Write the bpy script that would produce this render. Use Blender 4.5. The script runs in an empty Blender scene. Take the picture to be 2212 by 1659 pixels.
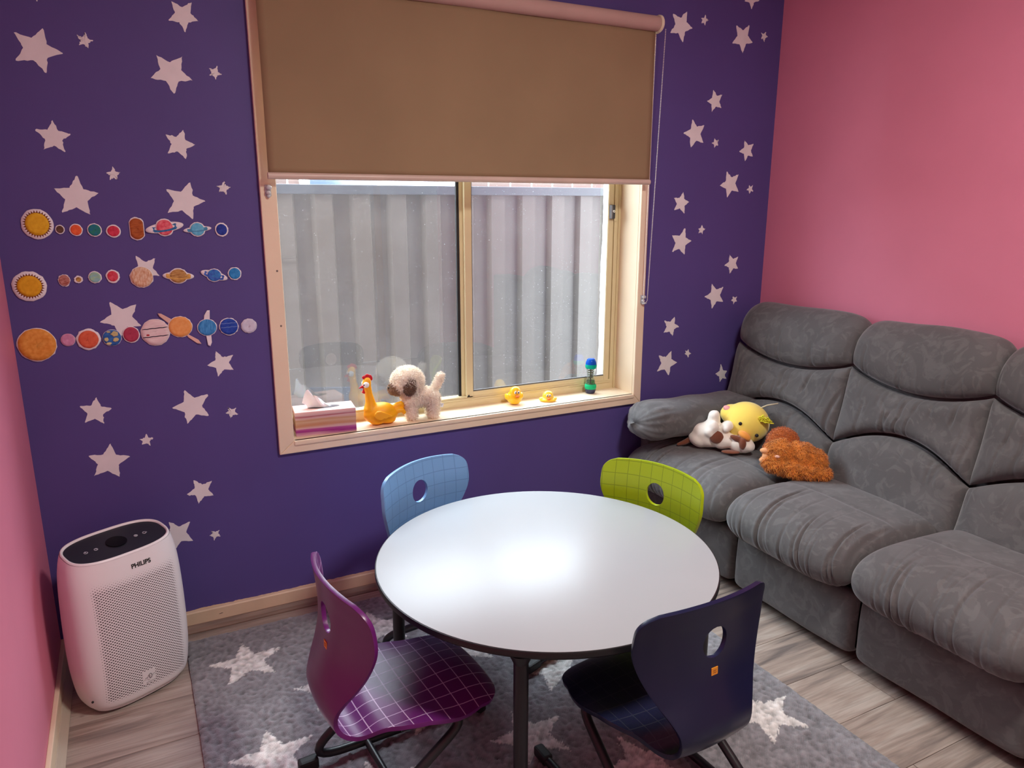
import bpy, bmesh, math, random
import numpy as np
from mathutils import Vector, Matrix, noise
scene = bpy.context.scene
COL = scene.collection
PI = math.pi
R = math.radians
random.seed(7)

# ------------------------------------------------------------------ camera, light, exposure
cam_d = bpy.data.cameras.new('camera'); cam = bpy.data.objects.new('camera', cam_d); COL.objects.link(cam)
cam.matrix_world = Matrix(((0.8892, 0.1068, -0.4448, 0.0), (-0.4575, 0.2108, -0.8639, -2.6),
                           (0.0016, 0.9717, 0.2363, 1.462), (0, 0, 0, 1)))
cam_d.sensor_width = 36.0; cam_d.lens = 26.19; cam_d.clip_start = 0.02
scene.camera = cam
vs = scene.view_settings
vs.view_transform = 'Standard'; vs.look = 'None'; vs.gamma = 1.0; vs.use_curve_mapping = False
vs.exposure = 0.0
scene.cycles.use_denoising = True
scene.cycles.max_bounces = 10; scene.cycles.diffuse_bounces = 6; scene.cycles.transparent_max_bounces = 16
scene.cycles.sample_clamp_indirect = 6.0; scene.cycles.caustics_reflective = False; scene.cycles.caustics_refractive = False

world = bpy.data.worlds.new('overcast_sky'); scene.world = world; world.use_nodes = True
bg = world.node_tree.nodes['Background']
bg.inputs[0].default_value = (0.80, 0.90, 1.0, 1); bg.inputs[1].default_value = 19.5

def area_light(name, loc, rot, sx, sy, power, color, portal=False, shape='RECTANGLE'):
    d = bpy.data.lights.new(name, 'AREA'); d.shape = shape; d.size = sx; d.size_y = sy
    d.energy = power; d.color = color
    if portal: d.cycles.is_portal = True
    o = bpy.data.objects.new(name, d); COL.objects.link(o); o.location = loc; o.rotation_euler = rot
    return o
# the sky light enters through the window opening: a portal guides the sampling only
area_light('window_portal', (1.20, 0.19, 1.37), (R(-90), 0, 0), 1.5, 1.5, 1.0, (1, 1, 1), portal=True)
# the ceiling lamp of the room
CEIL_Z = 2.62
area_light('ceiling_lamp_light', (1.25, -2.05, CEIL_Z - 0.075), (0, 0, 0), 0.42, 0.42, 46.0, (1.0, 0.95, 0.88), shape='DISK')

# ------------------------------------------------------------------ helpers
def lin(h):
    if isinstance(h, str):
        v = [int(h[i:i + 2], 16) / 255 for i in (0, 2, 4)]
    else:
        v = [c / 255 for c in h]
    return tuple((c / 12.92 if c <= .04045 else ((c + .055) / 1.055) ** 2.4) for c in v) + (1.0,)

class NT:
    def __init__(s, m): s.t = m.node_tree; s.n = s.t.nodes; s.l = s.t.links; s.b = s.n['Principled BSDF']
    def add(s, typ, **kw):
        n = s.n.new(typ)
        for k, v in kw.items():
            if k.startswith('i_'): n.inputs[int(k[2:]) if k[2:].isdigit() else k[2:].replace('_', ' ')].default_value = v
            else: setattr(n, k, v)
        return n
    def link(s, a, b): s.l.new(a, b)
    def math(s, op, a, b=None, c=None):
        n = s.n.new('ShaderNodeMath'); n.operation = op
        for i, v in enumerate((a, b, c)):
            if v is None: continue
            if isinstance(v, (int, float)): n.inputs[i].default_value = v
            else: s.l.new(v, n.inputs[i])
        return n.outputs[0]
    def mix(s, f, a, b):
        n = s.n.new('ShaderNodeMix'); n.data_type = 'RGBA'
        for i, v in ((0, f), (6, a), (7, b)):
            if isinstance(v, (int, float)) and i == 0: n.inputs[0].default_value = v
            elif isinstance(v, tuple): n.inputs[i].default_value = v
            else: s.l.new(v, n.inputs[i])
        return n.outputs[2]

MATS = {}
def mat(name, col, rough=.6, var=.06, scale=8, bump=0., bscale=60, spec=.5, sheen=0., coat=0., metal=0., trans=0., ior=1.45, col2=None, detail=4, stretch=None, sss=0., bdist=.002):
    """procedural material: colour with a soft noise variation and a fine relief"""
    if name in MATS: return MATS[name]
    m = bpy.data.materials.new(name); m.use_nodes = True; MATS[name] = m
    t = NT(m); c = col if isinstance(col, tuple) and len(col) == 4 else lin(col)
    tc = t.add('ShaderNodeTexCoord'); src = tc.outputs['Object']
    if stretch:
        mp = t.add('ShaderNodeMapping'); mp.inputs['Scale'].default_value = stretch
        t.link(src, mp.inputs[0]); src = mp.outputs[0]
    nz = t.add('ShaderNodeTexNoise'); nz.inputs['Scale'].default_value = scale; nz.inputs['Detail'].default_value = detail
    t.link(src, nz.inputs['Vector'])
    if col2 is None:
        a = tuple(max(0, x * (1 - var)) for x in c[:3]) + (1,); b = tuple(min(1, x * (1 + var)) for x in c[:3]) + (1,)
    else:
        a = c; b = col2 if isinstance(col2, tuple) and len(col2) == 4 else lin(col2)
    rp = t.add('ShaderNodeMapRange'); rp.inputs[1].default_value = .35; rp.inputs[2].default_value = .65
    t.link(nz.outputs['Fac'], rp.inputs[0])
    t.link(t.mix(rp.outputs[0], a, b), t.b.inputs['Base Color'])
    t.b.inputs['Roughness'].default_value = rough; t.b.inputs['Specular IOR Level'].default_value = spec
    t.b.inputs['Metallic'].default_value = metal; t.b.inputs['IOR'].default_value = ior
    t.b.inputs['Sheen Weight'].default_value = sheen; t.b.inputs['Coat Weight'].default_value = coat
    t.b.inputs['Transmission Weight'].default_value = trans
    if sss:
        t.b.inputs['Subsurface Weight'].default_value = sss; t.b.inputs['Subsurface Scale'].default_value = .01
    if bump:
        n2 = t.add('ShaderNodeTexNoise'); n2.inputs['Scale'].default_value = bscale; n2.inputs['Detail'].default_value = 3
        t.link(src, n2.inputs['Vector'])
        bp = t.add('ShaderNodeBump'); bp.inputs['Strength'].default_value = bump; bp.inputs['Distance'].default_value = bdist
        t.link(n2.outputs['Fac'], bp.inputs['Height']); t.link(bp.outputs[0], t.b.inputs['Normal'])
    return m

def tag(o, label=None, cat=None, group=None, kind=None):
    if label: o['label'] = label
    if cat: o['category'] = cat
    if group: o['group'] = group
    if kind: o['kind'] = kind
    return o
def thing(name, label, cat, loc=(0, 0, 0), rz=0., group=None, parent=None):
    o = bpy.data.objects.new(name, None); COL.objects.link(o); o.empty_display_size = .05
    o.location = loc; o.rotation_euler = (0, 0, rz)
    return tag(o, label, cat, group)

class MB:
    """collects primitives (each a (verts, faces) pair) into one mesh"""
    def __init__(s): s.v = []; s.f = []; s.mi = []
    def add(s, v, f, mi=0):
        n = len(s.v); s.v.extend([tuple(p) for p in v]); s.f.extend([tuple(i + n for i in q) for q in f]); s.mi.extend([mi] * len(f)); return s
    def box(s, x0, x1, y0, y1, z0, z1, bev=0., M=None, mi=0):
        if bev <= 0:
            v = [(x, y, z) for z in (z0, z1) for y in (y0, y1) for x in (x0, x1)]
            f = [(0, 2, 3, 1), (4, 5, 7, 6), (0, 1, 5, 4), (2, 6, 7, 3), (0, 4, 6, 2), (1, 3, 7, 5)]
        else:
            bm = bmesh.new(); bmesh.ops.create_cube(bm, size=1)
            for q in bm.verts:
                q.co = Vector(((x0 + x1) / 2 + q.co.x * (x1 - x0), (y0 + y1) / 2 + q.co.y * (y1 - y0), (z0 + z1) / 2 + q.co.z * (z1 - z0)))
            bmesh.ops.bevel(bm, geom=bm.edges[:], offset=bev, segments=2, profile=.6, affect='EDGES')
            bm.verts.index_update(); v = [tuple(q.co) for q in bm.verts]; f = [tuple(q.index for q in k.verts) for k in bm.faces]; bm.free()
        if M is not None: v = [tuple(M @ Vector(q)) for q in v]
        return s.add(v, f, mi)
    def lathe(s, prof, seg=24, c=(0, 0, 0), sx=1., sy=1., M=None, mi=0, cap=True):
        v = []; f = []; n = len(prof)
        for r, z in prof:
            for k in range(seg):
                a = 2 * PI * k / seg; v.append((c[0] + r * math.cos(a) * sx, c[1] + r * math.sin(a) * sy, c[2] + z))
        for i in range(n - 1):
            for k in range(seg):
                k2 = (k + 1) % seg; f.append((i * seg + k, i * seg + k2, (i + 1) * seg + k2, (i + 1) * seg + k))
        if cap:
            f.append(tuple(reversed(range(seg)))); f.append(tuple((n - 1) * seg + k for k in range(seg)))
        if M is not None: v = [tuple(M @ Vector(q)) for q in v]
        return s.add(v, f, mi)
    def ball(s, c, r, seg=20, rings=12, M=None, mi=0):
        if isinstance(r, (int, float)): r = (r, r, r)
        v = [(0, 0, -1)]; f = []
        for i in range(1, rings):
            th = -PI / 2 + PI * i / rings
            for k in range(seg):
                a = 2 * PI * k / seg; v.append((math.cos(th) * math.cos(a), math.cos(th) * math.sin(a), math.sin(th)))
        v.append((0, 0, 1)); T = len(v) - 1
        for k in range(seg):
            k2 = (k + 1) % seg; f.append((0, 1 + k2, 1 + k)); b = 1 + (rings - 2) * seg; f.append((b + k, b + k2, T))
            for i in range(rings - 2):
                q = 1 + i * seg; f.append((q + k, q + k2, q + seg + k2, q + seg + k))
        o = []
        for p in v:
            q = Vector((p[0] * r[0], p[1] * r[1], p[2] * r[2]))
            if M is not None: q = M @ q
            o.append((q.x + c[0], q.y + c[1], q.z + c[2]))
        return s.add(o, f, mi)
    def tube(s, pts, r, seg=12, closed=False, mi=0, sq=1.0):
        pts = [Vector(p) for p in pts]; n = len(pts); rr = r if isinstance(r, (list, tuple)) else [r] * n
        v = []; f = []; up = None
        for i in range(n):
            if closed: d = pts[(i + 1) % n] - pts[i - 1]
            else: d = pts[min(i + 1, n - 1)] - pts[max(i - 1, 0)]
            d.normalize()
            if up is None:
                up = Vector((0, 0, 1)) if abs(d.z) < .9 else Vector((1, 0, 0))
            a = d.cross(up); a.normalize(); up = a.cross(d); up.normalize()
            for k in range(seg):
                t = 2 * PI * k / seg; v.append(tuple(pts[i] + (a * math.cos(t) + up * math.sin(t) * sq) * rr[i]))
        for i in range(n if closed else n - 1):
            j = (i + 1) % n
            for k in range(seg):
                k2 = (k + 1) % seg; f.append((i * seg + k2, i * seg + k, j * seg + k, j * seg + k2))
        if not closed: f.append(tuple(range(seg))); f.append(tuple((n - 1) * seg + k for k in reversed(range(seg))))
        return s.add(v, f, mi)
    def prism(s, poly, y0, y1, axis='y', mi=0):
        """polygon extruded along an axis; poly in the two other coordinates"""
        n = len(poly)
        mk = {'y': lambda a, b, t: (a, t, b), 'z': lambda a, b, t: (a, b, t), 'x': lambda a, b, t: (t, a, b)}[axis]
        v = [mk(a, b, y0) for a, b in poly] + [mk(a, b, y1) for a, b in poly]
        f = [tuple(range(n)), tuple(reversed(range(n, 2 * n)))] + [(i, i + n, (i + 1) % n + n, (i + 1) % n) for i in range(n)]
        return s.add(v, f, mi)
    def build(s, name, m, parent=None, smooth=False, ang=None, uv=None, mods=None):
        me = bpy.data.meshes.new(name); me.from_pydata(s.v, [], s.f)
        ms = m if isinstance(m, (list, tuple)) else [m]
        for q in ms: me.materials.append(q)
        if any(s.mi): me.polygons.foreach_set('material_index', s.mi)
        me.update()
        bm = bmesh.new(); bm.from_mesh(me); bmesh.ops.recalc_face_normals(bm, faces=bm.faces[:]); bm.to_mesh(me); bm.free()
        if smooth or ang:
            me.polygons.foreach_set('use_smooth', [True] * len(me.polygons))
            if ang: me.set_sharp_from_angle(angle=R(ang))
        o = bpy.data.objects.new(name, me); COL.objects.link(o)
        if parent is not None: o.parent = parent
        return o

def raw(name, v, f, m, parent=None, smooth=True, uv=None, mi=None, flip=False):
    me = bpy.data.meshes.new(name); me.from_pydata([tuple(p) for p in v], [], [tuple(reversed(q)) if flip else tuple(q) for q in f])
    for q in (m if isinstance(m, (list, tuple)) else [m]): me.materials.append(q)
    if mi is not None: me.polygons.foreach_set('material_index', mi)
    if smooth: me.polygons.foreach_set('use_smooth', [True] * len(me.polygons))
    if uv is not None:
        L = me.uv_layers.new(name='UVMap'); idx = np.zeros(len(me.loops), dtype=np.int32); me.loops.foreach_get('vertex_index', idx)
        L.data.foreach_set('uv', np.asarray(uv, dtype=np.float32)[idx].ravel())
    me.update(); o = bpy.data.objects.new(name, me); COL.objects.link(o)
    if parent is not None: o.parent = parent
    return o

def fillet(pts, r, n=7):
    """polyline with rounded corners"""
    P = [Vector(p) for p in pts]; out = [P[0]]
    rs = r if isinstance(r, (list, tuple)) else [r] * len(P)
    for i in range(1, len(P) - 1):
        a = (P[i - 1] - P[i]); b = (P[i + 1] - P[i]); la, lb = a.length, b.length; a.normalize(); b.normalize()
        ang = a.angle(b); d = min(rs[i] / math.tan(ang / 2), la * .49, lb * .49)
        p0 = P[i] + a * d; p1 = P[i] + b * d
        for k in range(n + 1):
            t = k / n; out.append(p0 * (1 - t) ** 2 + P[i] * 2 * t * (1 - t) + p1 * t * t)
    out.append(P[-1]); return out

def remesh(name, parts, voxel, m, parent=None, smooth_it=6, disp=None):
    """joins balls / tubes into one continuous skin"""
    b = MB()
    for p in parts: p(b)
    me = bpy.data.meshes.new('tmp'); me.from_pydata(b.v, [], b.f)
    o = bpy.data.objects.new('tmp', me); COL.objects.link(o)
    r = o.modifiers.new('r', 'REMESH'); r.mode = 'VOXEL'; r.voxel_size = voxel
    if smooth_it:
        q = o.modifiers.new('s', 'SMOOTH'); q.factor = .6; q.iterations = smooth_it
    dg = bpy.context.evaluated_depsgraph_get(); ev = o.evaluated_get(dg)
    nm = bpy.data.meshes.new_from_object(ev); bpy.data.objects.remove(o); nm.name = name
    if disp:
        for q in nm.vertices: q.co = q.co + q.normal * disp(q.co)
    nm.materials.clear()
    for k in (m if isinstance(m, (list, tuple)) else [m]): nm.materials.append(k)
    nm.polygons.foreach_set('use_smooth', [True] * len(nm.polygons))
    o = bpy.data.objects.new(name, nm); COL.objects.link(o)
    if parent is not None: o.parent = parent
    return o
def rotm(ax=(0, 0, 0)):
    from mathutils import Euler
    return Euler([R(a) for a in ax]).to_matrix()
def ell(c, r, rot=None):
    M = rotm(rot) if rot else None
    return lambda b: b.ball(c, r, 24, 16, M)
def limb(pts, rs, seg=14):
    def g(b):
        b.tube(pts, rs, seg); b.ball(pts[0], rs[0] if isinstance(rs, (list, tuple)) else rs, 14, 10); b.ball(pts[-1], rs[-1] if isinstance(rs, (list, tuple)) else rs, 14, 10)
    return g

def fur(name, src, n, length, width, m, parent, curl=.6, seed=1, mask=None, droop=.0):
    """thousands of thin tufts standing on a surface: one piece of stuff"""
    rg = np.random.RandomState(seed); me = src.data
    nv = len(me.polygons); area = np.zeros(nv); me.polygons.foreach_get('area', area)
    cen = np.zeros(nv * 3); me.polygons.foreach_get('center', cen); cen = cen.reshape(-1, 3)
    nor = np.zeros(nv * 3); me.polygons.foreach_get('normal', nor); nor = nor.reshape(-1, 3)
    if mask is not None: area = area * np.array([mask(c) for c in cen])
    idx = rg.choice(nv, n, p=area / area.sum()); c = cen[idx]; nn = nor[idx]
    sz = np.sqrt(area.mean() + 1e-12); c = c + rg.normal(0, sz * .5, c.shape)
    tv = rg.normal(0, 1, c.shape); tv -= nn * (tv * nn).sum(1)[:, None]; tv /= np.linalg.norm(tv, axis=1)[:, None] + 1e-9
    sd = np.cross(nn, tv); L = length * rg.uniform(.6, 1.2, n)[:, None]
    g = np.array([0, 0, -droop])
    p0 = c - nn * width; p1 = c + (nn * .55 + tv * curl * .35 + g * .3) * L; p2 = c + (nn * .75 + tv * curl + g) * L
    w = sd * width
    V = np.stack([p0 - w, p0 + w, p1 - w * .8, p1 + w * .8, p2], 1).reshape(-1, 3)
    F = []
    for i in range(n):
        b = i * 5; F.append((b, b + 1, b + 3, b + 2)); F.append((b + 2, b + 3, b + 4))
    o = raw(name, V, F, m, parent, smooth=False); o['kind'] = 'stuff'
    return o

def disc_poly(cx, cz, rx, rz, n=28, jit=.03, seed=0, rot=0):
    rg = random.Random(seed); out = []
    for k in range(n):
        a = 2 * PI * k / n; q = 1 + rg.uniform(-jit, jit); x = math.cos(a) * rx * q; z = math.sin(a) * rz * q
        out.append((cx + x * math.cos(rot) - z * math.sin(rot), cz + x * math.sin(rot) + z * math.cos(rot)))
    return out

# ------------------------------------------------------------------ materials of the setting
X0, X1, YF = -0.317, 2.664, -3.80
PURPLE = mat('purple_paint', (84, 72, 138), rough=.62, var=.03, scale=3, bump=.25, bscale=420, bdist=.0006)
PINK = mat('pink_paint', (220, 130, 156), rough=.62, var=.03, scale=3, bump=.25, bscale=420, bdist=.0006)
WHITEC = mat('ceiling_paint', (240, 238, 234), rough=.9, var=.02)
CREAM = mat('cream_gloss_paint', (236, 218, 190), rough=.38, var=.03, scale=5, bump=.1, bscale=90)
SKIRT = mat('cream_skirting_paint', (214, 188, 160), rough=.45, var=.06, scale=9, bump=.1, bscale=90)
STARW = mat('star_white_paint', (232, 230, 232), rough=.7, var=.03, scale=20, bump=.2, bscale=300, bdist=.0006)
ALU = mat('cream_aluminium', (214, 200, 160), rough=.3, var=.02, spec=.6)
BLACKR = mat('black_rubber', (28, 28, 30), rough=.6)
BEADW = mat('brown_timber_beading', (120, 96, 84), rough=.5, var=.25, scale=6, stretch=(1, 14, 14), bump=.2, bscale=50)

def plank_mat():
    m = bpy.data.materials.new('grey_oak_plank'); m.use_nodes = True; t = NT(m)
    tc = t.add('ShaderNodeTexCoord'); oi = t.add('ShaderNodeObjectInfo')
    off = t.add('ShaderNodeVectorMath', operation='SCALE'); off.inputs[3].default_value = 31.0
    cmb = t.add('ShaderNodeCombineXYZ')
    for i in range(3): t.link(oi.outputs['Random'], cmb.inputs[i])
    t.link(cmb.outputs[0], off.inputs[0])
    ad = t.add('ShaderNodeVectorMath', operation='ADD'); t.link(tc.outputs['Object'], ad.inputs[0]); t.link(off.outputs[0], ad.inputs[1])
    mp = t.add('ShaderNodeMapping'); mp.inputs['Scale'].default_value = (.9, 8, 4); t.link(ad.outputs[0], mp.inputs[0])
    n1 = t.add('ShaderNodeTexNoise'); n1.inputs['Scale'].default_value = 2.2; n1.inputs['Detail'].default_value = 7; n1.inputs['Distortion'].default_value = 1.3; t.link(mp.outputs[0], n1.inputs[0])
    mp2 = t.add('ShaderNodeMapping'); mp2.inputs['Scale'].default_value = (4, 95, 10); t.link(ad.outputs[0], mp2.inputs[0])
    n2 = t.add('ShaderNodeTexNoise'); n2.inputs['Scale'].default_value = 2.0; n2.inputs['Detail'].default_value = 4; t.link(mp2.outputs[0], n2.inputs[0])
    cr = t.add('ShaderNodeValToRGB'); e = cr.color_ramp.elements
    e[0].position = .32; e[0].color = lin((114, 104, 100)); e[1].position = .68; e[1].color = lin((178, 166, 157))
    k = e.new(.5); k.color = lin((160, 144, 134))
    t.link(n1.outputs[0], cr.inputs[0])
    cr2 = t.add('ShaderNodeMapRange'); cr2.inputs[1].default_value = .35; cr2.inputs[2].default_value = .6; cr2.inputs[3].default_value = .84; cr2.inputs[4].default_value = 1.05
    t.link(n2.outputs[0], cr2.inputs[0])
    tone = t.math('MULTIPLY', cr2.outputs[0], t.math('ADD', t.math('MULTIPLY', oi.outputs['Random'], .22), .88))
    mx = t.add('ShaderNodeVectorMath', operation='SCALE'); t.link(cr.outputs[0], mx.inputs[0]); t.link(tone, mx.inputs[3])
    t.link(mx.outputs[0], t.b.inputs['Base Color']); t.b.inputs['Roughness'].default_value = .42
    bp = t.add('ShaderNodeBump'); bp.inputs['Strength'].default_value = .35; bp.inputs['Distance'].default_value = .001
    t.link(n2.outputs[0], bp.inputs['Height']); t.link(bp.outputs[0], t.b.inputs['Normal'])
    return m
PLANK = plank_mat()

def struct(name, mb, m, **kw): return tag(mb.build(name, m, **kw), kind='structure')

# floor: one slab, every plank a piece of its own
floor = struct('floor', MB().box(X0 - .1, X1 + .1, YF - .1, .02, -.12, -.008), mat('dark_underlay', (60, 54, 50), rough=.9))
pm = MB().box(0, 1.205, 0, .1985, -.008, 0, bev=.0012).build('plank', PLANK)
first = pm; W = .2; r0 = -.98 + .2 * 5
row = 0; y = .02 - W + .0; ys = -.98 + .2 * 5 - W   # joints at -0.98, -1.18, -1.38 ...
rng = random.Random(3); seam_x = {-1.38: 1.94}
y = ys + .0
while y > YF - .05:
    yy = round(y, 2)
    x = X0 - .0 - rng.uniform(.1, 1.1)
    if yy == -1.38: x = 1.94 - 1.207 * 2
    if yy == -1.18: x = 1.94 + .37 - 1.207 * 3
    if yy == -1.58: x = 2.25 - 1.207 * 3
    while x < X1:
        x0, x1 = max(x, X0), min(x + 1.205, X1)
        if x1 - x0 > .02:
            if x0 == x and x1 == x + 1.205:
                if first is not None: o = first; first = None
                else: o = pm.copy(); COL.objects.link(o)
                o.location = (x, y, 0)
            else:
                o = MB().box(x0 - x, x1 - x, 0, .1985, -.008, 0, bev=.0012).build('plank', PLANK); o.location = (x, y, 0)
            o.parent = floor
        x += 1.207
    y -= W
if ys + W < 0:      # the cut row against the window wall
    for x in (X0, X0 + .95, X0 + 2.157):
        x1 = min(X1, x + (.948 if x == X0 else 1.205))
        o = MB().box(0, x1 - x, 0, -.001 - (ys + W), -.008, 0, bev=.001).build('plank', PLANK); o.location = (x, ys + W, 0); o.parent = floor

# ------------------------------------------------------------------ walls
WX0, WX1, WZ0, WZ1 = .466, 1.934, .643, 2.105          # window opening (inner edge of the architrave)
HX0, HX1, HZ0, HZ1 = WX0 - .012, WX1 + .012, WZ0 - .02, WZ1 + .012
wb = MB()
wb.box(X0 - .12, HX0, 0, .17, 0, CEIL_Z); wb.box(HX1, X1 + .12, 0, .17, 0, CEIL_Z)
wb.box(HX0, HX1, 0, .17, 0, HZ0); wb.box(HX0, HX1, 0, .17, HZ1, CEIL_Z)
wall_back = struct('wall_back', wb, PURPLE)
wall_left = struct('wall_left', MB().box(X0 - .12, X0, YF - .1, 0, 0, CEIL_Z), PINK)
wall_right = struct('wall_right', MB().box(X1, X1 + .12, YF - .1, 0, 0, CEIL_Z), PINK)
DX0, DX1 = 1.15, 2.05
struct('wall_front', MB().box(X0, DX0, YF - .12, YF, 0, CEIL_Z).box(DX1, X1, YF - .12, YF, 0, CEIL_Z).box(DX0, DX1, YF - .12, YF, 2.05, CEIL_Z), mat('white_wall_paint', (226, 226, 224), rough=.7, var=.02))
struct('ceiling', MB().box(X0 - .12, X1 + .12, YF - .12, .17, CEIL_Z, CEIL_Z + .1), WHITEC)
struct('trim_1', MB().box(-3.2, 5.5, .17, .22, 2.60, 2.72), mat('eave_paint', (225, 220, 210), rough=.7))
dr = struct('door_1', MB().box(DX0, DX1, YF - .06, YF - .02, .005, 2.05), WHITEC)
MB().tube([(DX0 + .07, YF - .02, 1.0), (DX0 + .07, YF + .035, 1.0), (DX0 + .19, YF + .035, 1.0)], .009, 10).build('door_handle', mat('door_steel', (190, 190, 192), rough=.3, metal=1.), dr)
t = struct('trim_2', MB().box(DX0 - .06, DX0, YF, YF + .018, 0, 2.11).box(DX1, DX1 + .06, YF, YF + .018, 0, 2.11).box(DX0, DX1, YF, YF + .018, 2.05, 2.11), CREAM)

# skirting: cream board with a ragged paint edge on top, brown timber beading at the floor
def ragged_skirt(name, n, x0, x1, seed):
    rg = random.Random(seed); top = []; x = x0; k = 0
    v = []; f = []
    N = int((x1 - x0) / .004); h = .0
    for i in range(N + 1):
        h = h * .82 + rg.uniform(-.0009, .0009) + (rg.random() < .03) * rg.uniform(-.004, .004)
        xx = x0 + (x1 - x0) * i / N
        v += [(xx, -.0135, .0), (xx, -.0135, .066), (xx, -.0105, .0705), (xx, -.0006, .0722), (xx, -.0006, .0738 + h)]
    for i in range(N):
        for j in range(4): a = i * 5 + j; f.append((a, a + 5, a + 6, a + 1))
    return raw(name, v, f, SKIRT, None, smooth=False)
bb = tag(ragged_skirt('baseboard_back', 0, X0, X1, 5), kind='structure')
o = MB().box(.165, .172, -.0139, -.0133, .043, .0445).box(.171, .178, -.0139, -.0133, .0445, .046).build('paint_chip', mat('chip_dark', (60, 44, 60)), bb)
bl = struct('baseboard_left', MB().box(X0, X0 + .0135, YF, 0, 0, .071, bev=.003), CREAM)
struct('baseboard_right', MB().box(X1 - .0135, X1, YF, 0, 0, .071, bev=.003), CREAM)
def bead(x0, x1, flip=False):
    b = MB(); prof = [(-.0135, 0), (-.034, 0), (-.034, .004), (-.031, .009), (-.026, .0125), (-.021, .018), (-.0165, .0225), (-.0135, .024)]
    return b.prism(prof, x0, x1, axis='x')
struct('trim_3', bead(X0, X1), BEADW)
b2 = MB(); prof = [(X0 + .0135, 0), (X0 + .034, 0), (X0 + .034, .004), (X0 + .024, .014), (X0 + .0165, .0225), (X0 + .0135, .024)]
struct('trim_4', b2.prism(prof, YF, -.034, axis='y'), mat('pale_beading', (186, 172, 156), rough=.5))

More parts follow.
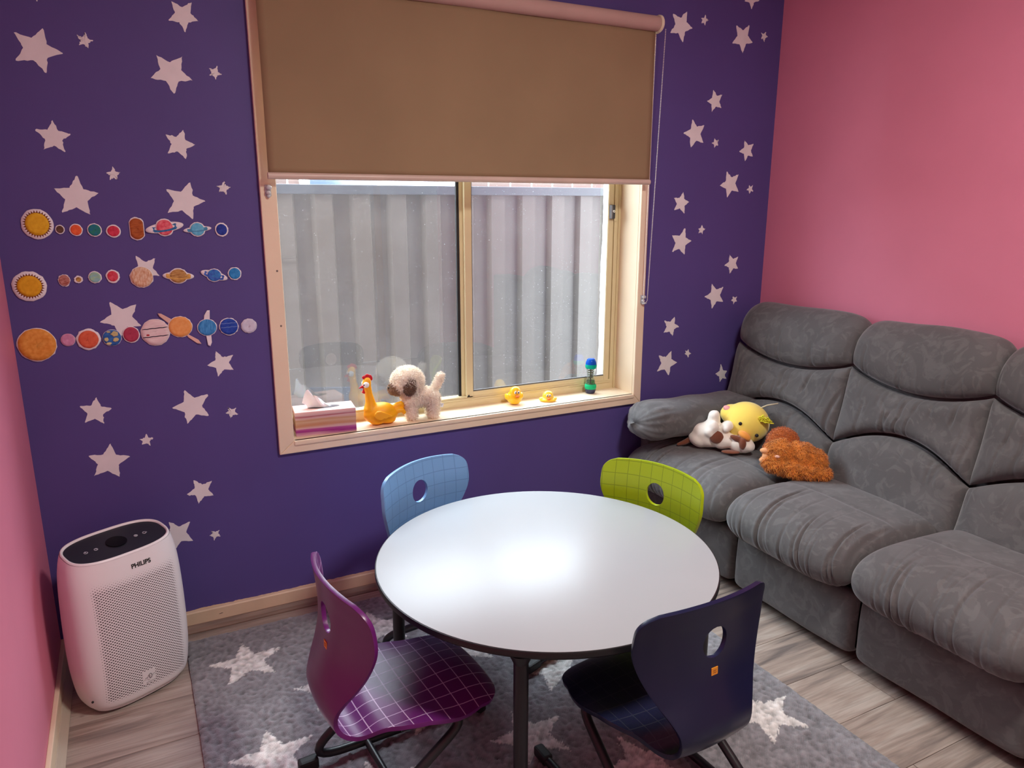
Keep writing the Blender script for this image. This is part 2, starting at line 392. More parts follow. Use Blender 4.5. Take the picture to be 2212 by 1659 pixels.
# painted stars on the window wall
STARS = [
    [-0.21, 1.842, -0.139, 1.814, -0.091, 1.872, -0.133, 1.934, -0.205, 1.916],
    [-0.05, 1.897, -0.027, 1.889, -0.012, 1.911, -0.029, 1.932, -0.052, 1.921],
    [0.191, 1.986, 0.235, 1.956, 0.276, 1.992, 0.261, 2.043, 0.204, 2.04],
    [0.126, 1.821, 0.187, 1.78, 0.244, 1.822, 0.221, 1.89, 0.148, 1.888],
    [0.292, 1.841, 0.31, 1.829, 0.329, 1.845, 0.318, 1.87, 0.294, 1.862],
    [-0.173, 1.607, -0.119, 1.602, -0.099, 1.655, -0.14, 1.691, -0.187, 1.662],
    [0.152, 1.607, 0.203, 1.591, 0.234, 1.636, 0.203, 1.679, 0.151, 1.663],
    [-0.014, 1.527, 0.009, 1.526, 0.018, 1.549, -0.001, 1.566, -0.021, 1.548],
    [-0.148, 1.431, -0.075, 1.425, -0.046, 1.489, -0.098, 1.539, -0.162, 1.501],
    [0.135, 1.429, 0.206, 1.409, 0.249, 1.465, 0.209, 1.524, 0.137, 1.502],
    [0.29, 1.494, 0.312, 1.486, 0.327, 1.509, 0.308, 1.528, 0.285, 1.513],
    [-0.157, 2.012, -0.137, 2.0, -0.113, 2.017, -0.118, 2.042, -0.147, 2.039],
    [0.014, 1.252, 0.047, 1.214, 0.094, 1.237, 0.087, 1.292, 0.032, 1.303],
    [-0.089, 1.103, -0.038, 1.049, 0.026, 1.083, 0.019, 1.153, -0.054, 1.165],
    [0.205, 0.939, 0.236, 0.897, 0.288, 0.915, 0.29, 0.967, 0.236, 0.985],
    [-0.165, 0.791, -0.112, 0.78, -0.085, 0.828, -0.123, 0.87, -0.173, 0.846],
    [0.127, 0.747, 0.197, 0.767, 0.2, 0.842, 0.129, 0.864, 0.086, 0.808],
    [0.249, 0.769, 0.263, 0.748, 0.289, 0.76, 0.284, 0.784, 0.258, 0.789],
    [-0.014, 0.697, 0.012, 0.69, 0.022, 0.715, 0.003, 0.731, -0.019, 0.716],
    [-0.161, 0.613, -0.088, 0.598, -0.05, 0.662, -0.101, 0.715, -0.168, 0.683],
    [0.102, 0.503, 0.136, 0.462, 0.187, 0.483, 0.186, 0.538, 0.129, 0.55],
    [0.046, 0.309, 0.108, 0.331, 0.105, 0.404, 0.039, 0.416, 0.012, 0.372],
    [0.174, 0.318, 0.196, 0.331, 0.194, 0.354, 0.168, 0.356, 0.16, 0.34],
    [2.435, 2.288, 2.479, 2.261, 2.52, 2.299, 2.501, 2.332, 2.445, 2.326],
    [2.053, 2.128, 2.119, 2.098, 2.167, 2.156, 2.134, 2.217, 2.062, 2.201],
    [2.21, 2.18, 2.231, 2.173, 2.249, 2.196, 2.231, 2.214, 2.209, 2.2],
    [2.383, 2.119, 2.446, 2.084, 2.499, 2.131, 2.474, 2.199, 2.399, 2.191],
    [2.545, 2.152, 2.564, 2.14, 2.584, 2.163, 2.571, 2.182, 2.544, 2.176],
    [2.264, 1.882, 2.295, 1.839, 2.347, 1.858, 2.348, 1.913, 2.297, 1.929],
    [2.147, 1.748, 2.192, 1.691, 2.259, 1.712, 2.26, 1.785, 2.192, 1.806],
    [2.307, 1.713, 2.322, 1.694, 2.344, 1.705, 2.344, 1.73, 2.319, 1.734],
    [2.465, 1.684, 2.503, 1.643, 2.549, 1.665, 2.547, 1.72, 2.493, 1.733],
    [2.364, 1.537, 2.413, 1.485, 2.479, 1.512, 2.472, 1.588, 2.401, 1.599],
    [2.525, 1.52, 2.544, 1.503, 2.566, 1.515, 2.562, 1.542, 2.539, 1.541],
    [2.12, 1.432, 2.176, 1.417, 2.2, 1.468, 2.164, 1.51, 2.115, 1.485],
    [2.119, 1.256, 2.189, 1.241, 2.226, 1.301, 2.186, 1.357, 2.115, 1.328],
    [2.261, 1.333, 2.285, 1.329, 2.3, 1.352, 2.28, 1.369, 2.258, 1.353],
    [2.424, 1.187, 2.46, 1.147, 2.509, 1.168, 2.505, 1.224, 2.452, 1.235],
    [2.318, 1.048, 2.366, 0.992, 2.431, 1.02, 2.428, 1.09, 2.356, 1.108],
    [2.48, 1.024, 2.496, 1.005, 2.518, 1.018, 2.515, 1.042, 2.488, 1.043],
    [2.096, 0.902, 2.148, 0.882, 2.181, 0.924, 2.154, 0.97, 2.096, 0.956],
    [2.069, 0.728, 2.138, 0.703, 2.183, 0.759, 2.146, 0.817, 2.074, 0.801],
    [2.222, 0.794, 2.245, 0.774, 2.262, 0.793, 2.243, 0.816, 2.224, 0.81],
    [2.445, 0.638, 2.486, 0.648, 2.486, 0.689, 2.444, 0.727, 2.414, 0.682],
]
rs = random.Random(11)
for k, s in enumerate(STARS):
    tips = [Vector((s[2 * i], s[2 * i + 1])) for i in range(5)]
    c = sum(tips, Vector((0, 0))) / 5; poly = []
    size = sum((p - c).length for p in tips) / 5
    for i in range(5):
        a, b = tips[i], tips[(i + 1) % 5]; pr = tips[i - 1]
        inn = c + ((a + b) / 2 - c) * .60; inp = c + ((a + pr) / 2 - c) * .60
        for q in (.86,): poly.append(inp + (a - inp) * q + Vector((rs.gauss(0, 1), rs.gauss(0, 1))) * .0011)
        poly.append(c + (a - c) * .975); 
        poly.append(inn + (a - inn) * .86 + Vector((rs.gauss(0, 1), rs.gauss(0, 1))) * .0011)
        for q in (.66, .5, .3, .15):
            poly.append(inn + (a - inn) * q + Vector((rs.gauss(0, 1), rs.gauss(0, 1))) * .0009)
        poly.append(inn)
        for q in (.18, .4, .6):
            poly.append(inn + (b - inn) * q + Vector((rs.gauss(0, 1), rs.gauss(0, 1))) * .0009)
    n = len(poly)
    v = [(c.x, -.0009, c.y)] + [(p.x, -.0009, p.y) for p in poly] + [(p.x, .0004, p.y) for p in poly]
    f = [(0, 1 + i, 1 + (i + 1) % n) for i in range(n)] + [(1 + i, 1 + n + i, 1 + n + (i + 1) % n, 1 + (i + 1) % n) for i in range(n)]
    o = raw('painted_star', v, f, STARW, wall_back, smooth=False)
    if k == 0: o['label'] = 'off-white star painted on the purple wall'

# ------------------------------------------------------------------ the window
win = struct('window_1', MB().box(HX0, WX0, .0, .15, HZ0, HZ1).box(WX1, HX1, 0, .15, HZ0, HZ1).box(HX0, HX1, 0, .15, WZ1, HZ1), CREAM)
def mitred(pts_in, pts_out, name, y0=-.016, y1=0.):
    (a, b), (c, d) = pts_in, pts_out
    b_ = MB(); b_.prism([a, b, d, c], y0, y1, axis='y')
    o = b_.build(name, CREAM, win); md = o.modifiers.new('b', 'BEVEL'); md.width = .003; md.segments = 2; return o
AW = .045
i0, i1, i2, i3 = (WX0, WZ0), (WX1, WZ0), (WX1, WZ1), (WX0, WZ1)
o0, o1, o2, o3 = (WX0 - AW - .008, WZ0 - AW), (WX1 + AW - .006, WZ0 - AW), (WX1 + AW - .006, WZ1 + AW), (WX0 - AW - .008, WZ1 + AW)
e = .0008
for (a, b), (c, d) in (((i0, i1), (o0, o1)), ((i1, i2), (o1, o2)), ((i2, i3), (o2, o3)), ((i3, i0), (o3, o0))): mitred((a, b), (c, d), 'architrave')
MB().box(WX0 - .001, WX1 + .001, -.021, .15, WZ0 - .018, WZ0, bev=.005).build('sill_board', CREAM, win)
# aluminium outer frame
FZ0 = WZ0; fy0, fy1 = .128, .168
fr = MB(); fr.box(WX0, WX0 + .014, .128, .166, FZ0, WZ1).box(WX0 + .014, WX0 + .022, .138, .166, FZ0, WZ1)
fr.build('frame_side', ALU, win)
fr = MB(); fr.box(WX1 - .032, WX1, .128, .168, FZ0, WZ1).box(WX1 - .040, WX1 - .032, .136, .168, FZ0, WZ1).box(WX1 - .014, WX1 - .009, .122, .128, FZ0, WZ1)
fr.build('frame_side', ALU, win)
fr = MB(); fr.box(WX0 + .014, WX1 - .032, .128, .168, FZ0, FZ0 + .042).box(WX0 + .014, WX1 - .032, .122, .128, FZ0 + .030, FZ0 + .034)
fr.build('frame_bottom', ALU, win)
MB().box(WX0 + .014, WX1 - .032, .128, .168, WZ1 - .04, WZ1).build('frame_top', ALU, win)
MX = 1.185
MB().box(MX - .004, MX + .016, .146, .166, FZ0 + .040, WZ1 - .04, bev=.002).box(MX - .014, MX - .004, .150, .162, FZ0 + .04, WZ1 - .04, mi=1).build('mullion', [ALU, BLACKR], win)
# sliding sash on the right
sa = MB(); S0, S1, SB, ST = MX + .010, WX1 - .036, FZ0 + .036, WZ1 - .04
sa.box(S0, S0 + .030, .128, .146, SB, ST, bev=.002).box(S1 - .026, S1, .130, .146, SB, ST, bev=.002).box(S0 + .03, S1 - .026, .130, .146, SB, SB + .024, bev=.002).box(S0 + .03, S1 - .026, .130, .146, ST - .024, ST, bev=.002)
sash = sa.build('sliding_sash', ALU, win)
MB().box(S0 + .028, S0 + .034, .133, .143, SB + .02, ST - .02).box(S0 + .03, S1 - .026, .134, .142, SB + .024, SB + .029).build('rubber_seal', mat('grey_seal', (96, 96, 98), rough=.5), sash)
MB().box(S0 + .006, S0 + .0125, .1262, .1285, SB + .006, SB + .012).build('screw', BLACKR, sash)

def glass_mat(name, haze, hz=.5):
    m = bpy.data.materials.new(name); m.use_nodes = True; t = NT(m); t.n.remove(t.b)
    out = [n for n in t.n if n.type == 'OUTPUT_MATERIAL'][0]
    tr = t.add('ShaderNodeBsdfTransparent'); tr.inputs[0].default_value = (.97, .985, .98, 1)
    gl = t.add('ShaderNodeBsdfGlossy'); gl.inputs['Roughness'].default_value = .0
    fz = t.add('ShaderNodeFresnel'); g_ = t.add('ShaderNodeNewGeometry'); t.link(t.math('SUBTRACT', 1.52, t.math('MULTIPLY', g_.outputs['Backfacing'], 1.52 - 1 / 1.52)), fz.inputs[0])   # one thin sheet: the same from both faces
    m1 = t.add('ShaderNodeMixShader'); t.link(t.math('MULTIPLY', fz.outputs[0], 1.7), m1.inputs[0]); t.link(tr.outputs[0], m1.inputs[1]); t.link(gl.outputs[0], m1.inputs[2])
    # dust on the pane
    df = t.add('ShaderNodeBsdfTranslucent'); df.inputs[0].default_value = (.9, .9, .9, 1)
    d2 = t.add('ShaderNodeBsdfDiffuse'); d2.inputs[0].default_value = (.9, .9, .9, 1)
    md = t.add('ShaderNodeMixShader'); md.inputs[0].default_value = .35; t.link(df.outputs[0], md.inputs[1]); t.link(d2.outputs[0], md.inputs[2])
    tc = t.add('ShaderNodeTexCoord'); nz = t.add('ShaderNodeTexNoise'); nz.inputs['Scale'].default_value = 9; nz.inputs['Detail'].default_value = 8; t.link(tc.outputs['Object'], nz.inputs[0])
    n3 = t.add('ShaderNodeTexNoise'); n3.inputs['Scale'].default_value = 260; n3.inputs['Detail'].default_value = 1; t.link(tc.outputs['Object'], n3.inputs[0])
    sp = t.add('ShaderNodeMapRange'); sp.inputs[1].default_value = .745; sp.inputs[2].default_value = .77; t.link(n3.outputs[0], sp.inputs[0])
    f = t.math('ADD', t.math('MULTIPLY', t.math('ADD', nz.outputs[0], .5), haze), t.math('MULTIPLY', sp.outputs[0], .35))
    m2 = t.add('ShaderNodeMixShader'); t.link(f, m2.inputs[0]); t.link(m1.outputs[0], m2.inputs[1]); t.link(md.outputs[0], m2.inputs[2])
    t.link(m2.outputs[0], out.inputs[0]); return m
GLASS = glass_mat('dusty_window_glass', .022)
MB().box(WX0 + .018, MX - .008, .1555, .1585, FZ0 + .034, WZ1 - .036).build('glass_pane', GLASS, win)
MB().box(S0 + .026, S1 - .022, .1370, .1395, SB + .02, ST - .02).build('glass_pane', GLASS, sash)
# remains of white protective film along the right edge of the sliding pane
rg = random.Random(4); v = []; f = []; N = 120; h = 0
for i in range(N + 1):
    z = SB + .02 + (ST - SB - .04) * i / N; h = h * .9 + rg.uniform(-.0012, .0012) + (rg.random() < .06) * rg.uniform(-.003, .003)
    v += [(S1 - .026, .1364, z), (S1 - .058 + .012 * i / N + h, .1364, z)]
for i in range(N): f.append((2 * i, 2 * i + 1, 2 * i + 3, 2 * i + 2))
fm = mat('white_film', (250, 250, 248), rough=.6); raw('film_strip', v, f, fm, sash, smooth=False)['label'] = 'torn strip of white film along the pane edge'
nt = NT(fm); 
tl = nt.add('ShaderNodeBsdfTranslucent'); tl.inputs[0].default_value = (1, 1, 1, 1); mx = nt.add('ShaderNodeMixShader'); mx.inputs[0].default_value = .6
nt.link(nt.b.outputs[0], mx.inputs[1]); nt.link(tl.outputs[0], mx.inputs[2]); nt.link(mx.outputs[0], [n for n in nt.n if n.type == 'OUTPUT_MATERIAL'][0].inputs[0])
# latch with key cylinder on the sash stile
LK = mat('charcoal_latch_plastic', (58, 58, 62), rough=.4)
la = MB().box(S1 - .024, S1 - .002, .112, .130, 1.395, 1.455, bev=.006).build('latch', LK, sash)
for k in range(4): MB().box(S1 - .026, S1 - .020, .110 + k * .004, .112 + k * .004, 1.397, 1.453).build('grip_rib', mat('latch_grey', (130, 130, 134)), la)
Mx = Matrix.Translation((S1 - .012, .1115, 1.427)) @ Matrix.Rotation(R(90), 4, 'X')
MB().lathe([(.006, 0), (.006, .0015), (.0045, .0022)], 18, M=Mx).build('key_cylinder', mat('chrome', (220, 220, 222), rough=.15, metal=1.0), la)
MB().box(S1 - .0128, S1 - .0112, .1085, .1095, 1.4235, 1.4305).build('key_slot', BLACKR, la)
MB().box(S1, S1 + .014, .124, .129, 1.385, 1.452, bev=.002).build('latch_keeper', ALU, sash)
# old picture hook and screw plugs on the left architrave
CLR = mat('clear_plastic', (236, 238, 242), rough=.15, spec=.8, trans=.35)
def cleat(x, z, label):
    b = MB(); b.box(x - .010, x + .010, -.020, -.016, z - .018, z + .018, bev=.0015); b.ball((x + .002, -.026, z + .009), (.010, .008, .008)); b.ball((x - .001, -.025, z - .007), (.008, .007, .007)); b.ball((x, -.023, z - .018), (.006, .005, .006))
    o = b.build('chain_tensioner', CLR, None, smooth=True, ang=40); return tag(o, label, 'blind bracket')
cleat(1.958, 1.062, 'clear plastic blind chain holder on right window trim')
cleat(.438, 1.500, 'small clear plastic chain holder on left window trim')
for z in (1.055, 1.24): MB().ball((.449, -.0162, z), (.0035, .0012, .0035), 10, 6).build('screw_hole', mat('grey_filler', (120, 110, 104)), win)

# ------------------------------------------------------------------ roller blind
BF = mat('brown_blind_fabric', (146, 124, 94), rough=.85, var=.05, scale=3, bump=.3, bscale=900, bdist=.0005)
RF = mat('brown_blind_back', (190, 160, 150), rough=.8, var=.03, bump=.2, bscale=900, bdist=.0005)
bx0, bx1, by, bz0, bz1 = .436, 1.936, -.058, 1.553, 2.115
bl_t = thing('roller_blind', 'brown roller blind half lowered over the window with bead chain', 'blind', (1.19, -.06, 2.13))
org = Vector((1.19, -.06, 2.13))
def loc(v): return [(a - org.x, b - org.y, c - org.z) for a, b, c in v]
v = []; f = []; NX, NZ = 60, 30
for i in range(NX + 1):
    for j in range(NZ + 1):
        x = bx0 + (bx1 - bx0) * i / NX; z = bz0 + (bz1 - bz0) * j / NZ; u = i / NX; w = j / NZ
        v.append((x, by - .012 * math.exp(-((u - .0) / .09) ** 2) * math.sin(PI * w) * .5 + .002 * math.sin(u * 17 + w * 3) * w, z))
for i in range(NX):
    for j in range(NZ): a = i * (NZ + 1) + j; f.append((a, a + 1, a + NZ + 2, a + NZ + 1))
fo = raw('blind_fabric', loc(v), f, BF, bl_t); md = fo.modifiers.new('s', 'SOLIDIFY'); md.thickness = .0012
b = MB(); b.tube(loc([(bx0 - .002, by, bz0 - .008), (bx1 + .002, by, bz0 - .008)]), .0095, 14, sq=1.15); b.build('bottom_rail', mat('blind_rail', (206, 186, 172), rough=.35), bl_t, ang=50)
b = MB(); b.tube(loc([(bx0 - .004, -.062, 2.139), (bx1 + .004, -.062, 2.139)]), .028, 28); b.build('roller_tube', RF, bl_t, ang=50)
CAPM = mat('cream_cap_plastic', (232, 224, 196), rough=.3)
for sx in (-1, 1):
    xe = bx1 + .004 if sx > 0 else bx0 - .004
    Mx = Matrix.Translation(Vector((xe, -.062, 2.139)) - org) @ Matrix.Rotation(R(90) * sx, 4, 'Y')
    b = MB(); b.lathe([(.0, 0), (.031, 0), (.0325, .003), (.0325, .010), (.029, .014), (.026, .012), (.012, .011), (.010, .014), (0, .014)], 28, M=Mx, cap=False); 
    b.box(xe - org.x + (.004 if sx > 0 else -.012), xe - org.x + (.012 if sx > 0 else -.004), 0.0, .06, -.024, .038)
    b.build('end_bracket', CAPM, bl_t, ang=40)
# bead chain: two strands and the bottom joiner
ch = MB(); xa0, xa1 = bx1 + .003, bx1 + .028
def bead_line(p, q, n):
    for k in range(n):
        t = k / (n - 1); c = [p[i] + (q[i] - p[i]) * t for i in range(3)]; ch.ball([c[0] - org.x, c[1] - org.y, c[2] - org.z], .0022, 8, 6)
bead_line((xa0 + .011, -.044, 2.118), (1.9535, -.030, 1.058), 178); bead_line((xa1 + .004, -.080, 2.118), (1.972, -.034, 1.058), 178)
for k in range(1, 6):
    a = PI * k / 6; ch.ball((1.9628 - .0093 * math.cos(a) - org.x, -.032 - org.y, 1.058 - .012 * math.sin(a) - org.z), .0022, 8, 6)
c_o = ch.build('bead_chain', mat('white_bead_plastic', (230, 226, 220), rough=.35), bl_t, smooth=True)
MB().box(1.9555 - org.x, 1.9675 - org.x, -.036 - org.y, -.028 - org.y, 1.042 - org.z, 1.050 - org.z, bev=.002).build('chain_joiner', CLR, bl_t)

# ceiling lamp (behind and above the camera)
cl = thing('ceiling_lamp', 'round flush white ceiling lamp in the middle of the ceiling', 'lamp', (1.25, -2.05, CEIL_Z))
MB().lathe([(0, 0), (.24, 0), (.24, -.03), (.225, -.035), (0, -.035)], 40, cap=False).build('lamp_base', WHITEC, cl, ang=40)
em = bpy.data.materials.new('lamp_diffuser'); em.use_nodes = True; t = NT(em); t.b.inputs['Emission Color'].default_value = (1, .80, .60, 1); t.b.inputs['Emission Strength'].default_value = 3
MB().lathe([(0, -.07), (.12, -.066), (.20, -.05), (.22, -.036), (0, -.036)], 40, cap=False).build('lamp_shade', em, cl, smooth=True)

# ------------------------------------------------------------------ outside
struct('ground_outside', MB().box(-12, 16, .18, 16, -.42, -.30), mat('grey_concrete', (170, 162, 152), rough=.9, var=.15, scale=6)).name = 'ground'
FEN = mat('fence_steel', (64, 54, 46), rough=.5, var=.05, scale=2); RAIL = mat('fence_rail_steel', (40, 42, 48), rough=.5)
fen = thing('metal_fence', 'tall grey-brown corrugated metal fence right outside the window', 'fence', (1.6, 1.2, -.3))
# sheets: 192 mm rib pitch
def sheet(x0, n):
    pr = []; p = .192
    for k in range(n):
        a = x0 + k * p
        pr += [(a, .0), (a + .078, .0), (a + .094, -.034), (a + .176, -.034)]
    pr.append((x0 + n * p, 0)); v = []; f = []
    for x, d in pr: v += [(x - 1.6, d + .02, .02), (x - 1.6, d + .02, 1.825)]
    for k in range(len(pr) - 1): f.append((2 * k, 2 * k + 1, 2 * k + 3, 2 * k + 2))
    return raw('fence_sheet', v, f, FEN, fen, smooth=False)
x = .768 - .192 * 16
for k in range(9): sheet(x, 4 + (k % 2) * 0); x += .192 * 4
MB().box(-3.9, 2.8, -.03, .03, 1.802, 1.848, bev=.004).build('top_rail', RAIL, fen)
MB().box(-3.9, 2.8, -.03, .03, .0, .05, bev=.004).build('bottom_rail', RAIL, fen)
# the neighbouring house with brick walls and a white window, only its middle is seen over the fence
hs = thing('neighbour_house', 'sunlit brick house with white framed windows behind the metal fence', 'house', (3, 4.2, -.3))
bm_ = bpy.data.materials.new('pale_brick'); bm_.use_nodes = True; t = NT(bm_); tc = t.add('ShaderNodeTexCoord'); mp = t.add('ShaderNodeMapping'); mp.inputs['Rotation'].default_value = (R(90), 0, 0)
bk = t.add('ShaderNodeTexBrick'); bk.inputs['Color1'].default_value = lin((88, 66, 60)); bk.inputs['Color2'].default_value = lin((76, 58, 54)); bk.inputs['Mortar'].default_value = lin((150, 146, 142)); bk.inputs['Scale'].default_value = 1.0
bk.inputs['Brick Width'].default_value = .24; bk.inputs['Row Height'].default_value = .086; bk.inputs['Mortar Size'].default_value = .008
t.link(tc.outputs['Object'], mp.inputs[0]); t.link(mp.outputs[0], bk.inputs[0]); t.link(bk.outputs[0], t.b.inputs['Base Color']); t.b.inputs['Roughness'].default_value = .9
MB().box(-7, 6, 0, .2, 0, 3.2).build('brick_wall', bm_, hs)
MB().box(-7.4, 6.4, -.5, .3, 3.2, 3.35).build('roof_edge', mat('roof_gutter', (120, 116, 112), rough=.5), hs)
WFR = mat('white_window_frame', (240, 242, 244), rough=.4); PAN = mat('blue_reflecting_pane', (60, 76, 100), rough=.1, spec=.8, var=.2, scale=2)
for wx in (-1.58, 2.9):
    w = MB().box(wx, wx + 1.45, -.04, 0, 1.35, 2.6).build('house_window', WFR, hs)
    MB().box(wx + .08, wx + .68, -.06, -.041, 1.43, 2.5).build('pane', PAN, w); MB().box(wx + .76, wx + 1.36, -.06, -.041, 1.43, 2.5).build('pane', mat('net_curtain_pane', (205, 208, 228), rough=.3), w)

# ------------------------------------------------------------------ star rug: a slab with a pile of real relief
RX0, RX1, RY0, RY1 = .046, 1.690, -2.32, -.088
def in_poly(px, py, poly):
    inside = np.zeros(px.shape, bool); n = len(poly)
    for i in range(n):
        x1, y1 = poly[i]; x2, y2 = poly[(i + 1) % n]
        c = ((y1 > py) != (y2 > py)) & (px < (x2 - x1) * (py - y1) / (y2 - y1 + 1e-12) + x1); inside ^= c
    return inside
def rug():
    st = .0042; nx = int((RX1 - RX0) / st); ny = int((RY1 - RY0) / st)
    gx = np.linspace(RX0, RX1, nx); gy = np.linspace(RY0, RY1, ny); X, Y = np.meshgrid(gx, gy, indexing='ij')
    rg = np.random.RandomState(2)
    def sm(a, k):
        for _ in range(k): a = (a + np.roll(a, 1, 0) + np.roll(a, -1, 0) + np.roll(a, 1, 1) + np.roll(a, -1, 1)) / 5
        return a
    n1 = rg.rand(nx, ny); n2 = sm(rg.rand(nx, ny), 2); n2 = (n2 - n2.mean()) / n2.std(); n3 = sm(rg.rand(nx, ny), 40); n3 = (n3 - n3.mean()) / n3.std()
    h = .0085 + n2 * .0016 + (n1 - .5) * .0008
    edge = np.minimum.reduce([X - RX0, RX1 - X, Y - RY0, RY1 - Y]); h = h * np.clip(edge / .012 + .25, 0, 1) ** .5
    jx = X + rg.normal(0, .0022, X.shape); jy = Y + rg.normal(0, .0022, X.shape)
    star = np.zeros(X.shape, bool)
    for cx, cy, r, a in RUG_STARS:
        poly = [(cx + (r if k % 2 == 0 else r * .42) * math.cos(a + PI * k / 5), cy + (r if k % 2 == 0 else r * .42) * math.sin(a + PI * k / 5)) for k in range(10)]
        star |= in_poly(jx, jy, poly)
    zoff = np.where(star, .0012, 0)
    V = np.stack([X - RX0, Y - RY1, np.minimum(h + zoff, .0118 + .0006 * (n1 - .5))], -1).reshape(-1, 3)
    I = np.arange(nx * ny).reshape(nx, ny); F = np.stack([I[:-1, :-1], I[1:, :-1], I[1:, 1:], I[:-1, 1:]], -1).reshape(-1, 4)
    me = bpy.data.meshes.new('rug'); me.vertices.add(len(V)); me.vertices.foreach_set('co', V.ravel())
    me.loops.add(F.size); me.loops.foreach_set('vertex_index', F.ravel()); me.polygons.add(len(F))
    me.polygons.foreach_set('loop_start', np.arange(0, F.size, 4)); me.polygons.foreach_set('loop_total', np.full(len(F), 4)); me.update(calc_edges=True)
    base = np.array(lin((132, 131, 136))[:3]); wh = np.array(lin((222, 219, 216))[:3])
    c = np.where(star.reshape(-1, 1), wh, base); tone = 1 + .17 * n2.reshape(-1, 1) + .035 * n3.reshape(-1, 1) + .10 * (n1.reshape(-1, 1) - .5)
    c = np.clip(c * tone, 0, 1); c = np.concatenate([c, np.ones((len(c), 1))], 1)
    ca = me.color_attributes.new('pile', 'FLOAT_COLOR', 'POINT'); ca.data.foreach_set('color', c.ravel().astype(np.float32))
    m = bpy.data.materials.new('rug_pile'); m.use_nodes = True; t = NT(m)
    at = t.add('ShaderNodeAttribute'); at.attribute_name = 'pile'; t.link(at.outputs['Color'], t.b.inputs['Base Color'])
    t.b.inputs['Roughness'].default_value = .95; t.b.inputs['Sheen Weight'].default_value = .3; t.b.inputs['Specular IOR Level'].default_value = .2
    tc = t.add('ShaderNodeTexCoord'); nz = t.add('ShaderNodeTexNoise'); nz.inputs['Scale'].default_value = 230; nz.inputs['Detail'].default_value = 2; nz.inputs['Distortion'].default_value = 1.5; t.link(tc.outputs['Object'], nz.inputs[0])
    bp = t.add('ShaderNodeBump'); bp.inputs['Strength'].default_value = .9; bp.inputs['Distance'].default_value = .003; t.link(nz.outputs[0], bp.inputs['Height']); t.link(bp.outputs[0], t.b.inputs['Normal'])
    me.materials.append(m); me.polygons.foreach_set('use_smooth', [True] * len(F))
    o = bpy.data.objects.new('star_rug', me); COL.objects.link(o); o.location = (RX0, RY1, .0008); return o
RUG_STARS = [(.215 + .2185 * k, (-.305 if k % 2 == 0 else -.550) - .479 * j, .121, R(91)) for k in range(0, 7) for j in range(0, 5) if (k, j) not in ((2, 4),)]
rg_o = rug(); tag(rg_o, 'grey pile rug with off-white stars under the round table', 'rug')
MB().box(0, RX1 - RX0, RY0 - RY1, 0, 0, .0035, bev=.001).build('rug_binding', mat('dark_binding', (70, 58, 62), rough=.9), rg_o)

# ------------------------------------------------------------------ round table
TC, TR, TH = (.948, -.965), .4655, .520
tb = thing('round_table', 'low round table with white top and thin black edge in the middle', 'table', (TC[0], TC[1], .0125))
TOPW = mat('white_laminate', (166, 171, 175), rough=.33, var=.012, scale=4, bump=.12, bscale=500, bdist=.0003, spec=.5)
BLK = mat('black_powder_coat', (30, 30, 34), rough=.38, var=.05, bump=.15, bscale=600, bdist=.0003)
b = MB(); b.lathe([(0, -.003), (TR - .0035, -.003), (TR - .0035, 0), (TR - .0045, .0004), (0, .0004)], 160, c=(0, 0, TH - .0125), cap=False); b.build('table_top', TOPW, tb, ang=30)
b = MB(); b.lathe([(TR - .0036, -.0005), (TR - .001, -.0012), (TR, -.004), (TR, -.015), (TR - .006, -.021), (TR - .05, -.021), (0, -.021), (0, -.004), (TR - .0036, -.004)], 160, c=(0, 0, TH - .0125), cap=False); b.build('edge_band', mat('black_edge', (26, 26, 28), rough=.35), tb, ang=40)
for a in (-127, 143, 53, -37):
    ca, sa_ = math.cos(R(a)), math.sin(R(a)); rr = .432
    b = MB(); b.tube([(rr * ca, rr * sa_, .004), (rr * ca, rr * sa_, TH - .05)], .0172, 20)
    b.tube([(rr * ca, rr * sa_, TH - .062), (rr * ca, rr * sa_, TH - .034)], [.0175, .030], 20)
    lg = b.build('leg', BLK, tb, ang=50)
    MB().tube([(rr * ca, rr * sa_, -.002), (rr * ca, rr * sa_, .012)], .0185, 20).build('foot_cap', BLACKR, lg, ang=50)
b = MB(); pts = [(.40 * math.cos(2 * PI * k / 64), .40 * math.sin(2 * PI * k / 64), TH - .048) for k in range(64)]; b.tube(pts, .012, 10, closed=True); b.build('under_frame', BLK, tb, smooth=True)

# ------------------------------------------------------------------ school chairs
PROF = [(.0, .628, .150), (.004, .60, .184), (.008, .57, .190), (.010, .53, .189), (.009, .49, .176), (.004, .45, .158), (-.006, .41, .137), (-.018, .37, .116), (-.025, .338, .104), (-.016, .308, .104), (.010, .291, .118),
        (.055, .292, .142), (.10, .292, .165), (.15, .296, .178), (.20, .301, .183), (.25, .305, .178), (.295, .305, .165), (.335, .299, .141), (.358, .288, .112), (.366, .276, .085)]
def catmull(P, n):
    P = np.array(P, float); P = np.vstack([2 * P[0] - P[1], P, 2 * P[-1] - P[-2]]); out = []
    for i in range(1, len(P) - 2):
        for k in range(n):
            t = k / n; a, b, c, d = P[i - 1], P[i], P[i + 1], P[i + 2]
            out.append(.5 * ((2 * b) + (c - a) * t + (2 * a - 5 * b + 4 * c - d) * t * t + (3 * b - a - 3 * c + d) * t ** 3))
    out.append(P[-2]); return np.array(out)
PC = catmull(PROF, 12); _d = np.r_[0, np.cumsum(np.hypot(np.diff(PC[:, 0]), np.diff(PC[:, 1])))]; SL = _d[-1]
_tan = np.gradient(PC[:, :2], _d, axis=0); _tan /= np.linalg.norm(_tan, axis=1)[:, None]
